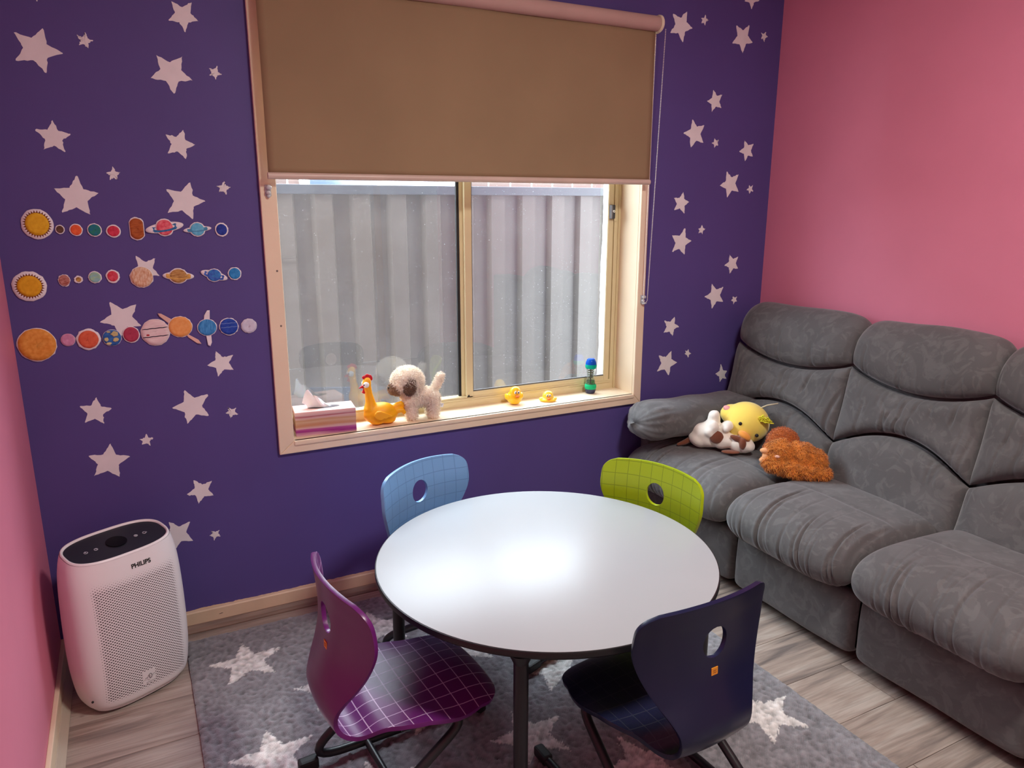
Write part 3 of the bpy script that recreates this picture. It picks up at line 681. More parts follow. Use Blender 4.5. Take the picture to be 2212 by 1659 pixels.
def shell_pt(s, x):
    s = min(max(s, 0), SL); y = np.interp(s, _d, PC[:, 0]); z = np.interp(s, _d, PC[:, 1]); ty = np.interp(s, _d, _tan[:, 0]); tz = np.interp(s, _d, _tan[:, 1])
    ny, nz = -tz, ty                     # points to the sitter's side
    l = math.hypot(ny, nz); ny /= l; nz /= l
    w = min(max((s - .22) / .12, 0), 1); k = 1.25 * (1 - w) + .55 * w * (1 - min(max((s - .45) / .12, 0), 1)) - .55 * min(max((s - .50) / .1, 0), 1)
    w2 = min(max((s - .30) / .12, 0), 1); w2 = w2 * w2 * (3 - 2 * w2)
    o = k * x * x - .030 * (1 - w2)
    arch = .018 * max(0, 1 - (x / .17) ** 2) * min(max(1 - s / .13, 0), 1)      # the top edge rises in the middle
    return (x, y + ny * o, z + nz * o + arch)
def half_w(s):
    w = float(np.interp(s, _d, PC[:, 2])); r = .042
    W = float(np.interp(.07, _d, PC[:, 2]))
    if s < .07: w = W - .004 * (1 - s / .07)
    if s < r: w -= r - math.sqrt(max(0, r * r - (r - s) ** 2))
    d = SL - s; r2 = .085
    if d < r2: w = float(np.interp(SL - r2, _d, PC[:, 2])) * (1 - (1 - d / r2) ** 2.4) ** (1 / 2.4) + .0
    return max(w, .02)
def chair_mats(key, col, line, grid_rough=.42, glow=.35):
    m = bpy.data.materials.new(key + '_textured_seat'); m.use_nodes = True; t = NT(m)
    uv = t.add('ShaderNodeUVMap'); sx = t.add('ShaderNodeSeparateXYZ'); t.link(uv.outputs[0], sx.inputs[0])
    def ln(sock, off):
        f = t.math('FRACT', t.math('ADD', t.math('DIVIDE', sock, .0415), off)); d = t.math('ABSOLUTE', t.math('SUBTRACT', f, .5)); return t.math('LESS_THAN', d, .028)
    g = t.math('MAXIMUM', ln(sx.outputs[0], .0 + 50), ln(sx.outputs[1], .35))
    ins = t.math('LESS_THAN', t.math('ABSOLUTE', sx.outputs[0]), 1.0); g = t.math('MULTIPLY', g, ins)
    c = lin(col); t.link(t.mix(g, c, lin(line)), t.b.inputs['Base Color'])
    t.b.inputs['Roughness'].default_value = grid_rough
    tc = t.add('ShaderNodeTexCoord'); nz = t.add('ShaderNodeTexNoise'); nz.inputs['Scale'].default_value = 420; nz.inputs['Detail'].default_value = 2; t.link(tc.outputs['Object'], nz.inputs[0])
    hgt = t.math('SUBTRACT', t.math('MULTIPLY', nz.outputs[0], .25), g)
    bp = t.add('ShaderNodeBump'); bp.inputs['Strength'].default_value = .6; bp.inputs['Distance'].default_value = .0012; t.link(hgt, bp.inputs['Height']); t.link(bp.outputs[0], t.b.inputs['Normal'])
    return m, mat(key + '_gloss_shell', col, rough=.30, var=.03, scale=5)
SHELL_CACHE = {}
def chair(key, col, line, label, loc, face, logo=True):
    """origin: floor under the middle of the back's top edge; +Y is forwards"""
    t = thing('school_chair', label, 'chair', (loc[0], loc[1], .0125), R(face - 90), 'school chairs around the round table')
    mf, mb_ = chair_mats(key, col, line)
    M, N = 44, 116; hs, hr1, hr2 = .092, .035, .034     # hand hole: centre along the profile, half height, half width
    jc = round(hs / SL * N); KJ, KI = 5, 3; hs = SL * jc / N
    prm = []
    for j in range(N + 1):
        s = SL * j / N; hw = half_w(s)
        for i in range(M + 1):
            x = (2 * i / M - 1) * hw; dj, di = j - jc, i - M // 2
            c_ = max(abs(dj) / KJ, abs(di) / KI); ss = s
            if 0 < c_ < 2.4:
                th = math.atan2(dj / KJ, di / KI); q_ = min(max((c_ - 1) / 1.4, 0), 1)
                ss = (hs + math.sin(th) * hr1) * (1 - q_) + s * q_; x = math.cos(th) * hr2 * (1 - q_) + x * q_
            prm.append([ss, x])
    F = []; used = set()
    for j in range(N):
        for i in range(M):
            if jc - KJ <= j < jc + KJ and M // 2 - KI <= i < M // 2 + KI: continue
            a = j * (M + 1) + i; F.append((a, a + 1, a + M + 2, a + M + 1))
    for q in F: used.update(q)
    V = [shell_pt(s, x) for s, x in prm]; idx = sorted(used); mp = {k: i for i, k in enumerate(idx)}
    # the middle of the top edge sits further back than its ends
    o = raw('seat_shell', [(V[k][0], V[k][1], V[k][2] - .0125) for k in idx], [tuple(mp[k] for k in q) for q in F], [mf, mb_], t, uv=[(prm[k][1], prm[k][0]) for k in idx])
    md = o.modifiers.new('thick', 'SOLIDIFY'); md.thickness = .0105; md.offset = 1.0 if False else 0.0; md.material_offset = 1; md.material_offset_rim = 1; md.use_even_offset = True
    md.use_rim = True
    bv = o.modifiers.new('round', 'BEVEL'); bv.width = .0034; bv.segments = 3; bv.limit_method = 'ANGLE'; bv.angle_limit = R(50); bv.material = -1
    o.data.flip_normals() if FLIP_SHELL else None
    # frame: two bent tubes, runners on the floor, a cross bar and glides
    for sgn in (-1, 1):
        xs, xf = sgn * .150, sgn * .172
        P = fillet([(xs * .82, .10, .268), (xs, .275, .262), (xf, -.090, .022), (xf, .375, .012)], [0, .055, .05, 0], 9)
        lg = MB().tube(P, .0118, 16).build('frame_tube', BLK, t, smooth=True, ang=60)
        MB().box(xf - .014, xf + .014, .36, .415, -.001, .027, bev=.006).build('glide', BLACKR, lg); MB().box(xf - .0145, xf + .0145, -.072, -.02, -.001, .030, bev=.007).build('glide', BLACKR, lg)
    MB().tube([(-.172, .115, .017), (.172, .115, .017)], .0095, 14).build('cross_bar', BLK, t, ang=50)
    MB().tube([(-.125, .12, .262), (.125, .12, .262)], .009, 14).box(-.09, .09, .10, .20, .262, .276, bev=.004).build('seat_bracket', BLK, t, ang=50)
    if logo:
        c = shell_pt(.163, 0.0); s_ = MB(); s_.box(-.0095, .0095, -.0007, .0012, -.0092, .0092, bev=.0006)
        lo = s_.build('maker_badge', mat('orange_badge', (226, 150, 40), rough=.5), t); lo.location = (0, c[1] - .0056, c[2] - .0125); lo.rotation_euler = (R(-2), 0, 0); lo['label'] = 'small orange square badge'
        b = MB(); b.tube([(-.005, -.0008, .001), (-.002, -.0008, .004), (.001, -.0008, .001), (.004, -.0008, .004)], .0006, 6).tube([(-.004, -.0008, -.004), (-.001, -.0008, -.001), (.002, -.0008, -.004), (.005, -.0008, -.001)], .0006, 6)
        b.build('badge_mark', mat('brown_print', (120, 60, 20)), lo)
    return t
FLIP_SHELL = False
chair('purple', (98, 26, 104), (200, 172, 208), 'purple plastic school chair with hand hole left of the round table', (.347, -1.040), 4)  # pale grid lines: the gloss on the grooves is put into the line colour
chair('navy', (20, 23, 56), (46, 50, 70), 'dark navy plastic school chair in front of the round table', (1.048, -1.501), 93)
chair('sky_blue', (112, 160, 208), (98, 142, 190), 'light blue plastic school chair behind the table near the window wall', (.790, -.430), -67, logo=False)
chair('lime', (158, 182, 10), (128, 150, 6), 'lime green plastic school chair between the table and the grey sofa', (1.443, -.796), 199.5, logo=False)

# ------------------------------------------------------------------ air purifier
def purifier():
    t = thing('air_purifier', 'white perforated air purifier with dark oval top in the left corner', 'air purifier', (-.110, -.262, 0), R(26)); t.scale = (1, 1, 1.035)
    Wd = mat('purifier_white', (232, 230, 232), rough=.35, var=.015)
    H = .462
    prof = [(.0, .134, .082), (.010, .138, .086), (.018, .148, .096), (.05, .1565, .1020), (.12, .1640, .1055), (.22, .1660, .1045), (.32, .1645, .1000), (.39, .1610, .0940), (.43, .1560, .0870), (.452, .1510, .0825), (.462, .1480, .0805)]
    P = catmull(prof, 5); seg = 128; e = 2.9
    def ring(a, b, z):
        out = []
        for k in range(seg):
            th = 2 * PI * k / seg; c, s = math.cos(th), math.sin(th)
            x = math.copysign(abs(c) ** (2 / e), c) * a; y = math.copysign(abs(s) ** (2 / e), s) * b; out.append((x, y, z))
        return out
    def tilt(p):     # the top slopes a little down to the front
        x, y, z = p; return (x, y, z + max(0, (z - .30) / .16) * (y * .16))
    V = []; U = []
    for z, a, b in P:
        rgk = ring(a, b, z + .008); arc = 0; pv = rgk[0]
        for k, p in enumerate(rgk): V.append(tilt(p)); U.append((p[0], p[2]))
    n = len(P); F = [(i * seg + k, i * seg + (k + 1) % seg, (i + 1) * seg + (k + 1) % seg, (i + 1) * seg + k) for i in range(n - 1) for k in range(seg)]
    F.append(tuple(range(seg)))
    m = bpy.data.materials.new('perforated_white_shell'); m.use_nodes = True; q = NT(m)
    uv = q.add('ShaderNodeUVMap'); sx = q.add('ShaderNodeSeparateXYZ'); q.link(uv.outputs[0], sx.inputs[0]); gx, gz = sx.outputs[0], sx.outputs[1]
    geo = q.add('ShaderNodeTexCoord'); so = q.add('ShaderNodeSeparateXYZ'); q.link(geo.outputs['Object'], so.inputs[0])
    px, pz = .0106, .0043        # staggered rows of small slots
    row = q.math('FLOOR', q.math('DIVIDE', gz, pz)); odd = q.math('MODULO', row, 2.0)
    fx = q.math('SUBTRACT', q.math('FRACT', q.math('ADD', q.math('DIVIDE', q.math('ADD', gx, 1.0), px), q.math('MULTIPLY', odd, .5))), .5)
    fz = q.math('SUBTRACT', q.math('FRACT', q.math('DIVIDE', gz, pz)), .5)
    # hole size fades towards the sides and the top
    ax = q.math('ABSOLUTE', gx); fade = q.add('ShaderNodeMapRange'); fade.inputs[1].default_value = .128; fade.inputs[2].default_value = .112; q.link(ax, fade.inputs[0])
    ft = q.add('ShaderNodeMapRange'); ft.inputs[1].default_value = .418; ft.inputs[2].default_value = .385; q.link(gz, ft.inputs[0])
    fb = q.add('ShaderNodeMapRange'); fb.inputs[1].default_value = .038; fb.inputs[2].default_value = .052; q.link(gz, fb.inputs[0])
    lx = q.math('DIVIDE', q.math('SUBTRACT', gx, -.002 + .0), .019); lz = q.math('DIVIDE', q.math('SUBTRACT', gz, .078), .022)
    lg = q.math('GREATER_THAN', q.math('MAXIMUM', q.math('ABSOLUTE', lx), q.math('ABSOLUTE', lz)), 1.0)
    fr_ = q.math('LESS_THAN', so.outputs[1], -.02)
    size = q.math('MULTIPLY', q.math('MULTIPLY', q.math('MULTIPLY', fade.outputs[0], ft.outputs[0]), q.math('MULTIPLY', fb.outputs[0], fr_)), lg)
    dx = q.math('DIVIDE', q.math('MULTIPLY', fx, px), .0024); dz = q.math('DIVIDE', q.math('MULTIPLY', fz, pz * 1.0), .0016)
    r2 = q.math('ADD', q.math('MULTIPLY', dx, dx), q.math('MULTIPLY', dz, dz))
    hole = q.math('LESS_THAN', r2, q.math('MULTIPLY', size, size))
    q.link(q.mix(hole, lin((234, 232, 234)), lin((52, 40, 44))), q.b.inputs['Base Color'])
    rr = q.math('ADD', q.math('MULTIPLY', hole, .5), .38); q.link(rr, q.b.inputs['Roughness'])
    bp = q.add('ShaderNodeBump'); bp.inputs['Strength'].default_value = .6; bp.inputs['Distance'].default_value = .002; q.link(q.math('SUBTRACT', 1.0, hole), bp.inputs['Height']); q.link(bp.outputs[0], q.b.inputs['Normal'])
    raw('body', V, F, m, t, uv=U)
    # base skirt with a step
    # rim ring around the dark panel
    e2 = 2.5
    def oval(a, b, z, e=e2): return [tilt((math.copysign(abs(math.cos(2 * PI * k / seg)) ** (2 / e), math.cos(2 * PI * k / seg)) * a, math.copysign(abs(math.sin(2 * PI * k / seg)) ** (2 / e), math.sin(2 * PI * k / seg)) * b, z)) for k in range(seg)]
    rings = [ring(.1470, .0800, .470), ring(.1455, .0785, .4745), ring(.1425, .0755, .4755), ring(.1395, .0725, .4735), ring(.1385, .0715, .468)]
    V = [tilt(p) for r_ in rings for p in r_]; F = [(i * seg + k, i * seg + (k + 1) % seg, (i + 1) * seg + (k + 1) % seg, (i + 1) * seg + k) for i in range(len(rings) - 1) for k in range(seg)]
    raw('top_rim', V, F, Wd, t)
    DK = mat('charcoal_panel', (40, 42, 50), rough=.35, var=.05)
    top = ring(.1388, .0718, .4705); V = [tilt(p) for p in top] + [tilt((0, 0, .4700))]; F = [(k, (k + 1) % seg, seg) for k in range(seg)]
    pn = raw('control_panel', V, F, DK, t, smooth=False)
    b = MB(); b.lathe([(0, .0), (.0285, .0), (.0285, .0012), (0, .0014)], 40, cap=False, M=Matrix.Translation((0, 0, .4716)) @ Matrix.Rotation(math.atan(.17), 4, 'X')); b.build('display_lens', mat('black_gloss', (10, 10, 12), rough=.3, spec=.2), t, ang=40)['label'] = 'round black display lens'
    IC = mat('icon_white', (200, 205, 214), rough=.5)
    for k, x in enumerate((-.088, -.060, .056, .082)):
        b = MB(); z = .4712
        pts = [(x + .0048 * math.cos(2 * PI * i / 20), .0048 * math.sin(2 * PI * i / 20) - .003, z) for i in range(20)]; b.tube([tilt(p) for p in pts], .0008, 6, closed=True)
        if k == 0: b.tube([tilt((x, -.003, z)), tilt((x, .0035, z))], .0007, 6)
        elif k == 1: b.ball(tilt((x + .002, -.001, z)), (.002, .002, .0006), 10, 6)
        elif k == 2:
            for a in (0, 60, 120): b.tube([tilt((x - .003 * math.cos(R(a)), -.003 - .003 * math.sin(R(a)), z)), tilt((x + .003 * math.cos(R(a)), -.003 + .003 * math.sin(R(a)), z))], .0006, 6)
        else: b.ball(tilt((x + .006, -.004, z)), (.002, .002, .0006), 10, 6)
        b.build('touch_icon', IC, t, smooth=True)
    # lettering under the rim
    fc = bpy.data.curves.new('lettering', 'FONT'); fc.body = 'PHILIPS'; fc.size = .0180; fc.extrude = .0004; fc.align_x = 'CENTER'; fc.offset = .0004
    tx = bpy.data.objects.new('lettering', fc); COL.objects.link(tx); me = bpy.data.meshes.new_from_object(tx.evaluated_get(bpy.context.evaluated_depsgraph_get())); bpy.data.objects.remove(tx)
    me.materials.clear(); me.materials.append(mat('print_black', (24, 24, 26), rough=.5)); tx = bpy.data.objects.new('lettering', me); COL.objects.link(tx); tx.parent = t
    tx.location = (.022, -.0895, .4155); tx.rotation_euler = (R(90 - 9), 0, 0); tx['label'] = 'black maker lettering below the rim'
    b = MB(); pts = [(.0045 * math.cos(2 * PI * i / 24), 0, .0068 * math.sin(2 * PI * i / 24)) for i in range(24)]; b.tube(pts, .0009, 6, closed=True).box(-.014, .016, -.0004, .0004, -.017, -.0163).box(-.016, -.008, -.0004, .0004, -.003, -.002).box(.008, .015, -.0004, .0004, .002, .0028)
    o = b.build('emblem', mat('print_grey', (90, 86, 92), rough=.5), t); o.location = (-.002, -.1110, .083)
    MB().ball((-.151, -.065, .06), (.0035, .0035, .0035), 10, 6).build('side_screw', BLACKR, t)
purifier()

# ------------------------------------------------------------------ sofa
def velvet():
    m = bpy.data.materials.new('grey_suede'); m.use_nodes = True; t = NT(m); tc = t.add('ShaderNodeTexCoord'); src = tc.outputs['Object']
    n1 = t.add('ShaderNodeTexNoise'); n1.inputs['Scale'].default_value = 5.5; n1.inputs['Detail'].default_value = 5; n1.inputs['Distortion'].default_value = 1.6; t.link(src, n1.inputs[0])
    r1 = t.add('ShaderNodeMapRange'); r1.inputs[1].default_value = .50; r1.inputs[2].default_value = .56; t.link(n1.outputs[0], r1.inputs[0])
    n2 = t.add('ShaderNodeTexNoise'); n2.inputs['Scale'].default_value = 14; n2.inputs['Detail'].default_value = 6; n2.inputs['Distortion'].default_value = 2.2; t.link(src, n2.inputs[0])
    r2 = t.add('ShaderNodeMapRange'); r2.inputs[1].default_value = .52; r2.inputs[2].default_value = .60; t.link(n2.outputs[0], r2.inputs[0])
    c = t.mix(t.math('MULTIPLY', r1.outputs[0], .7), lin((90, 89, 90)), lin((98, 97, 98))); c = t.mix(t.math('MULTIPLY', r2.outputs[0], .40), c, lin((113, 112, 112)))
    t.link(c, t.b.inputs['Base Color']); t.b.inputs['Roughness'].default_value = .85; t.b.inputs['Sheen Weight'].default_value = .35; t.b.inputs['Sheen Roughness'].default_value = .4; t.b.inputs['Specular IOR Level'].default_value = .15
    n3 = t.add('ShaderNodeTexNoise'); n3.inputs['Scale'].default_value = 380; n3.inputs['Detail'].default_value = 2; t.link(src, n3.inputs[0])
    n4 = t.add('ShaderNodeTexNoise'); n4.inputs['Scale'].default_value = 9; n4.inputs['Detail'].default_value = 5; n4.inputs['Distortion'].default_value = 1.2; t.link(src, n4.inputs[0])
    b0 = t.add('ShaderNodeBump'); b0.inputs['Strength'].default_value = .22; b0.inputs['Distance'].default_value = .010; t.link(n4.outputs[0], b0.inputs['Height'])
    b1 = t.add('ShaderNodeBump'); b1.inputs['Strength'].default_value = .35; b1.inputs['Distance'].default_value = .0006; t.link(n3.outputs[0], b1.inputs['Height']); t.link(b0.outputs[0], b1.inputs['Normal'])
    t.link(b1.outputs[0], t.b.inputs['Normal']); return m
SUEDE = velvet()
SORG = (2.30, -.65, 0)
def curve_fn(P):
    C = catmull(P, 14); d = np.r_[0, np.cumsum(np.linalg.norm(np.diff(C, axis=0), axis=1))]; T = np.gradient(C, d, axis=0); T /= np.linalg.norm(T, axis=1)[:, None]
    L = d[-1]
    def f(s):
        s = np.clip(s, 0, 1) * L; x = np.interp(s, d, C[:, 0]); z = np.interp(s, d, C[:, 1]); tx = np.interp(s, d, T[:, 0]); tz = np.interp(s, d, T[:, 1])
        l = np.hypot(tx, tz) + 1e-9; return x, z, tx / l, tz / l
    return f
def cushion(name, parent, prof, y0, y1, lo, hi, depth, nu, nw, creases=(), pe=6, pw=6, side=1, eu=.5, ew=.5, seed=0, lump=.004, seam=None, rot=0):
    """padded panel on a profile: u runs along the sofa, w from lo(u) to hi(u) along the profile"""
    f = curve_fn(prof); rg = np.random.RandomState(seed); u = np.linspace(0, 1, nu); w = np.linspace(0, 1, nw)
    # denser sampling near the borders
    u = .5 - .5 * np.cos(PI * u) * (1 - .25) - .25 * (.5 - u) * 1.0 if False else u
    U_, W_ = np.meshgrid(u, w, indexing='ij'); s = lo(U_) + (hi(U_) - lo(U_)) * W_
    x, z, tx, tz = f(s); nx_, nz_ = -tz * side, tx * side
    g = (1 - np.abs(2 * U_ - 1) ** pe) ** eu * (1 - np.abs(2 * W_ - 1) ** pw) ** ew
    off = -depth * (1 - g)
    ph = rg.uniform(0, 6.3, 6)
    off += lump * g * (np.sin(U_ * 5 + ph[0] + W_ * 3) * np.sin(W_ * 4 + ph[1]) + .5 * np.sin(U_ * 11 + ph[2]) * np.sin(W_ * 7 + ph[3]))
    for (u0, u1, w0, w1, dd, ww, bend) in creases:
        tt = np.clip((W_ - w0) / (w1 - w0 + 1e-9), 0, 1); uc = u0 + (u1 - u0) * tt + bend * np.sin(PI * tt)
        a = np.clip(np.minimum(W_ - w0, w1 - W_) / .22, 0, 1); a = a * a * (3 - 2 * a) if True else a
        dlt = (U_ - uc) / ww; off -= dd * a * (np.exp(-dlt ** 2) - .28 * np.exp(-((dlt - 2.3) / 1.3) ** 2) - .28 * np.exp(-((dlt + 2.3) / 1.3) ** 2))
    if seam is not None:
        off -= .004 * np.exp(-((W_ - seam) / .010) ** 2) * g
    Y = y0 + (y1 - y0) * U_; X = x + nx_ * off; Zz = z + nz_ * off
    V = np.stack([X - SORG[0], Y - SORG[1], Zz], -1).reshape(-1, 3); I = np.arange(nu * nw).reshape(nu, nw)
    F = np.stack([I[:-1, :-1], I[1:, :-1], I[1:, 1:], I[:-1, 1:]], -1).reshape(-1, 4).tolist()
    return raw(name, V, F, SUEDE, parent)
def mkcreases(rg, n, w0, w1, dmin, dmax, ww, slope=.0, around=.1, u_lo=.05, u_hi=.95, bend=.02):
    out = []
    for k in range(n):
        u0 = u_lo + (u_hi - u_lo) * (k + rg.uniform(-.5, 1.5)) / n; a = w0 + rg.uniform(-around, around); b = w1 + rg.uniform(-around, around)
        out.append((u0, u0 + slope + rg.uniform(-.03, .03), a, b, dmin + (dmax - dmin) * rg.random() ** 2, ww * rg.uniform(.45, 1.1), rg.uniform(-bend, bend)))
    return out
def sofa():
    t = thing('recliner_sofa', 'long grey suede recliner sofa with puffy cushions along the pink wall', 'sofa', SORG)
    def bx(name, *a, bev=.0, m=SUEDE): 
        b = MB(); b.box(a[0] - SORG[0], a[1] - SORG[0], a[2] - SORG[1], a[3] - SORG[1], a[4], a[5], bev=bev); return b.build(name, m, t, ang=50)
    DIV = [-.105, -.660, -1.205, -1.750, -2.30]
    bx('inner_frame', 1.99, 2.60, -2.30, -.12, .05, .30, m=mat('black_lining', (20, 20, 22), rough=.9))
    bx('back_frame', 2.50, 2.655, -2.30, -.09, .10, .93, bev=.02)
    seatP = [(2.44, .405), (2.34, .432), (2.22, .440), (2.10, .446), (1.99, .444), (1.915, .425), (1.868, .385), (1.853, .335), (1.868, .288), (1.905, .256), (1.96, .248)]
    backP = [(2.30, .385), (2.325, .43), (2.345, .49), (2.362, .56), (2.385, .63), (2.405, .70), (2.418, .77), (2.425, .84), (2.435, .91), (2.462, .975), (2.515, 1.022), (2.575, 1.035), (2.625, 1.0), (2.648, .93)]
    for k in range(4):
        y1, y0 = DIV[k] + (.075 if k == 0 else 0), DIV[k + 1]; rg = random.Random(20 + k)
        # u = 0 at y1 (far end), 1 at y0 (near end)
        cr = mkcreases(rg, 12, .40, 1.02, .0018, .0095, .0105, slope=.12, around=.12) + mkcreases(rg, 9, .66, 1.1, .0015, .008, .009, slope=.03, around=.05)
        cushion('seat_cushion', t, seatP, y1 - .003, y0 + .003, lambda u: u * 0, lambda u: u * 0 + 1, .075, 170, 130, cr, pe=7, pw=9, side=-1, seed=k, lump=.0035, seam=.36)
        # base panel
        b = MB(); 
        pP = [(1.985, .262), (1.952, .245), (1.945, .18), (1.945, .10), (1.950, .045), (1.985, .022)]
        cr = mkcreases(rg, 10, .04, .30, .001, .003, .010, around=.03)
        cushion('base_panel', t, pP, y1 - .006, y0 + .006, lambda u: u * 0, lambda u: u * 0 + 1, .030, 90, 50, cr, pe=16, pw=14, side=-1, seed=k + 9, lump=.002)
        if k == 3: continue
        dip = lambda u: (1 - (2 * u - 1) ** 2)
        vA = lambda u: .553 - .068 * dip(u)                # lower border of the head pillow
        vB = lambda u: .215 + .105 * dip(u) ** 1.1           # upper border of the low pillow
        yb1, yb0 = (DIV[k] + .03 if k == 0 else DIV[k] - .022), DIV[k + 1] - .022
        z_ = lambda u: u * 0
        cr = mkcreases(rg, 8, -.25, .36, .002, .007, .011, around=.08, slope=.0) + mkcreases(rg, 5, .62, .98, .001, .003, .016, around=.05)
        cushion('head_pillow', t, backP, yb1, yb0, lambda u: vA(u) + .006, lambda u: u * 0 + 1, .060, 130, 110, cr, pe=6, pw=7, side=1, seed=30 + k, lump=.005)
        cr = mkcreases(rg, 8, .42, 1.25, .0025, .010, .0105, slope=.03, around=.14) + mkcreases(rg, 8, -.25, .62, .0025, .011, .0105, slope=.04, around=.12)
        cushion('lumbar_pillow', t, backP, yb1, yb0, lambda u: vB(u) + .006, lambda u: vA(u) - .006, .055, 130, 80, cr, pe=7, pw=5, side=1, seed=50 + k, lump=.004)
        cr = mkcreases(rg, 5, .55, 1.25, .002, .006, .013, around=.1)
        cushion('low_pillow', t, backP, yb1, yb0, z_, lambda u: vB(u) - .006, .060, 110, 80, cr, pe=6, pw=5, side=1, seed=70 + k, lump=.004)
    # far arm: a puffy pillow lying against the window wall, over the seat
    ar = thing('sofa_arm', None, None, (0, 0, 0)); bpy.data.objects.remove(ar)
    NU, NV = 90, 64; V = []; rg = random.Random(5)
    for i in range(NU + 1):
        a = i / NU; x = 1.842 + (2.50 - 1.842) * a
        e = min(1, math.sin(min(a / .13, 1) * PI / 2)) ** .55 * min(1, math.sin(min((1 - a) / .1, 1) * PI / 2)) ** .5
        e = max(e, .02)
        cy, cz = -.150, .560 - .012 * a
        for j in range(NV):
            th = 2 * PI * j / NV; c, s = math.cos(th), math.sin(th)
            ry, rz = .118, .078
            yy = math.copysign(abs(c) ** .75, c) * ry * e; zz = math.copysign(abs(s) ** .85, s) * rz * e * (1.0 if s > 0 else .95)
            wr = .006 * math.sin(th * 15 + 2 * math.sin(a * 8)) * max(0, 1 - a / .28) * min(1, a / .03) + .003 * math.sin(a * 21 + th * 3)
            V.append((x - .020 * (1 - abs(c)) * 0 + (-.02 * (s < 0) * s * -1 if a < .1 else 0) - SORG[0], cy + yy * (1 + wr * 6) - SORG[1], cz + zz * (1 + wr * 9)))
    F = [(i * NV + j, i * NV + (j + 1) % NV, (i + 1) * NV + (j + 1) % NV, (i + 1) * NV + j) for i in range(NU) for j in range(NV)]
    F += [tuple(range(NV)), tuple(NU * NV + j for j in reversed(range(NV)))]
    raw('arm_pillow', V, F, SUEDE, t)
    bx('arm_body', 1.96, 2.50, -.10, -.034, .05, .50, bev=.03)
sofa()

# ------------------------------------------------------------------ things on the window sill
SZ = WZ0 + .0005
def tissue_box():
    t = thing('tissue_box', 'pink and tan tissue box with a white tissue at the left end of the sill', 'tissue box', (.594, .066, SZ), R(-6))
    L_, D_, H_ = .108, .052, .089
    m = bpy.data.materials.new('streaked_card'); m.use_nodes = True; q = NT(m); tc = q.add('ShaderNodeTexCoord'); sx = q.add('ShaderNodeSeparateXYZ'); q.link(tc.outputs['Object'], sx.inputs[0])
    mp = q.add('ShaderNodeMapping'); mp.inputs['Scale'].default_value = (4, 12, 60); q.link(tc.outputs['Object'], mp.inputs[0]); nz = q.add('ShaderNodeTexNoise'); nz.inputs['Scale'].default_value = 1.0; nz.inputs['Detail'].default_value = 5; q.link(mp.outputs[0], nz.inputs[0])
    cr = q.add('ShaderNodeValToRGB'); e = cr.color_ramp.elements
    e[0].position = 0; e[0].color = lin((222, 190, 192)); e[1].position = 1; e[1].color = lin((238, 196, 190))
    for p_, c_ in ((.14, (150, 30, 130)), (.22, (180, 90, 150)), (.30, (214, 180, 178)), (.42, (196, 140, 104)), (.55, (206, 170, 140)), (.66, (196, 150, 112)), (.74, (214, 178, 176)), (.80, (164, 70, 84)), (.86, (206, 168, 168))):
        k = e.new(p_); k.color = lin(c_)
    h = q.math('ADD', q.math('DIVIDE', sx.outputs[2], H_), q.math('MULTIPLY', q.math('SUBTRACT', nz.outputs[0], .5), .34)); q.link(h, cr.inputs[0]); q.link(cr.outputs[0], q.b.inputs['Base Color']); q.b.inputs['Roughness'].default_value = .45
    MB().box(-L_, L_, -D_, D_, 0, H_, bev=.0012).build('box', m, t)
    b = MB(); b.prism([(.058 * math.cos(2 * PI * k / 32), .020 * math.sin(2 * PI * k / 32)) for k in range(32)], H_ + .0001, H_ + .0007, axis='z'); b.build('slot', mat('slot_dark', (70, 58, 62)), t)
    V = []; F = []; nu, nv = 26, 16
    for i in range(nu + 1):
        u = i / nu
        for j in range(nv + 1):
            w = j / nv; x = -.052 + .104 * u; hgt = (math.exp(-((u - .20) / .17) ** 2) * .046 + math.exp(-((u - .40) / .40) ** 2) * .046 - .010)
            z = H_ + hgt * w; xx = x * (1 - w * .12) - .024 * w * w * (1 if u < .4 else .4) ; y = .012 * math.sin(u * 9 + w * 2) * (.5 + w * .5) * (1 - w * .3) + .006 * math.sin(u * 23) * w
            V.append((xx - .006, y, z))
    for i in range(nu):
        for j in range(nv): a = i * (nv + 1) + j; F.append((a, a + 1, a + nv + 2, a + nv + 1))
    o = raw('tissue', V, F, mat('tissue_white', (246, 247, 252), rough=.9, sss=.2), t); o['label'] = 'crumpled white tissue'
tissue_box()

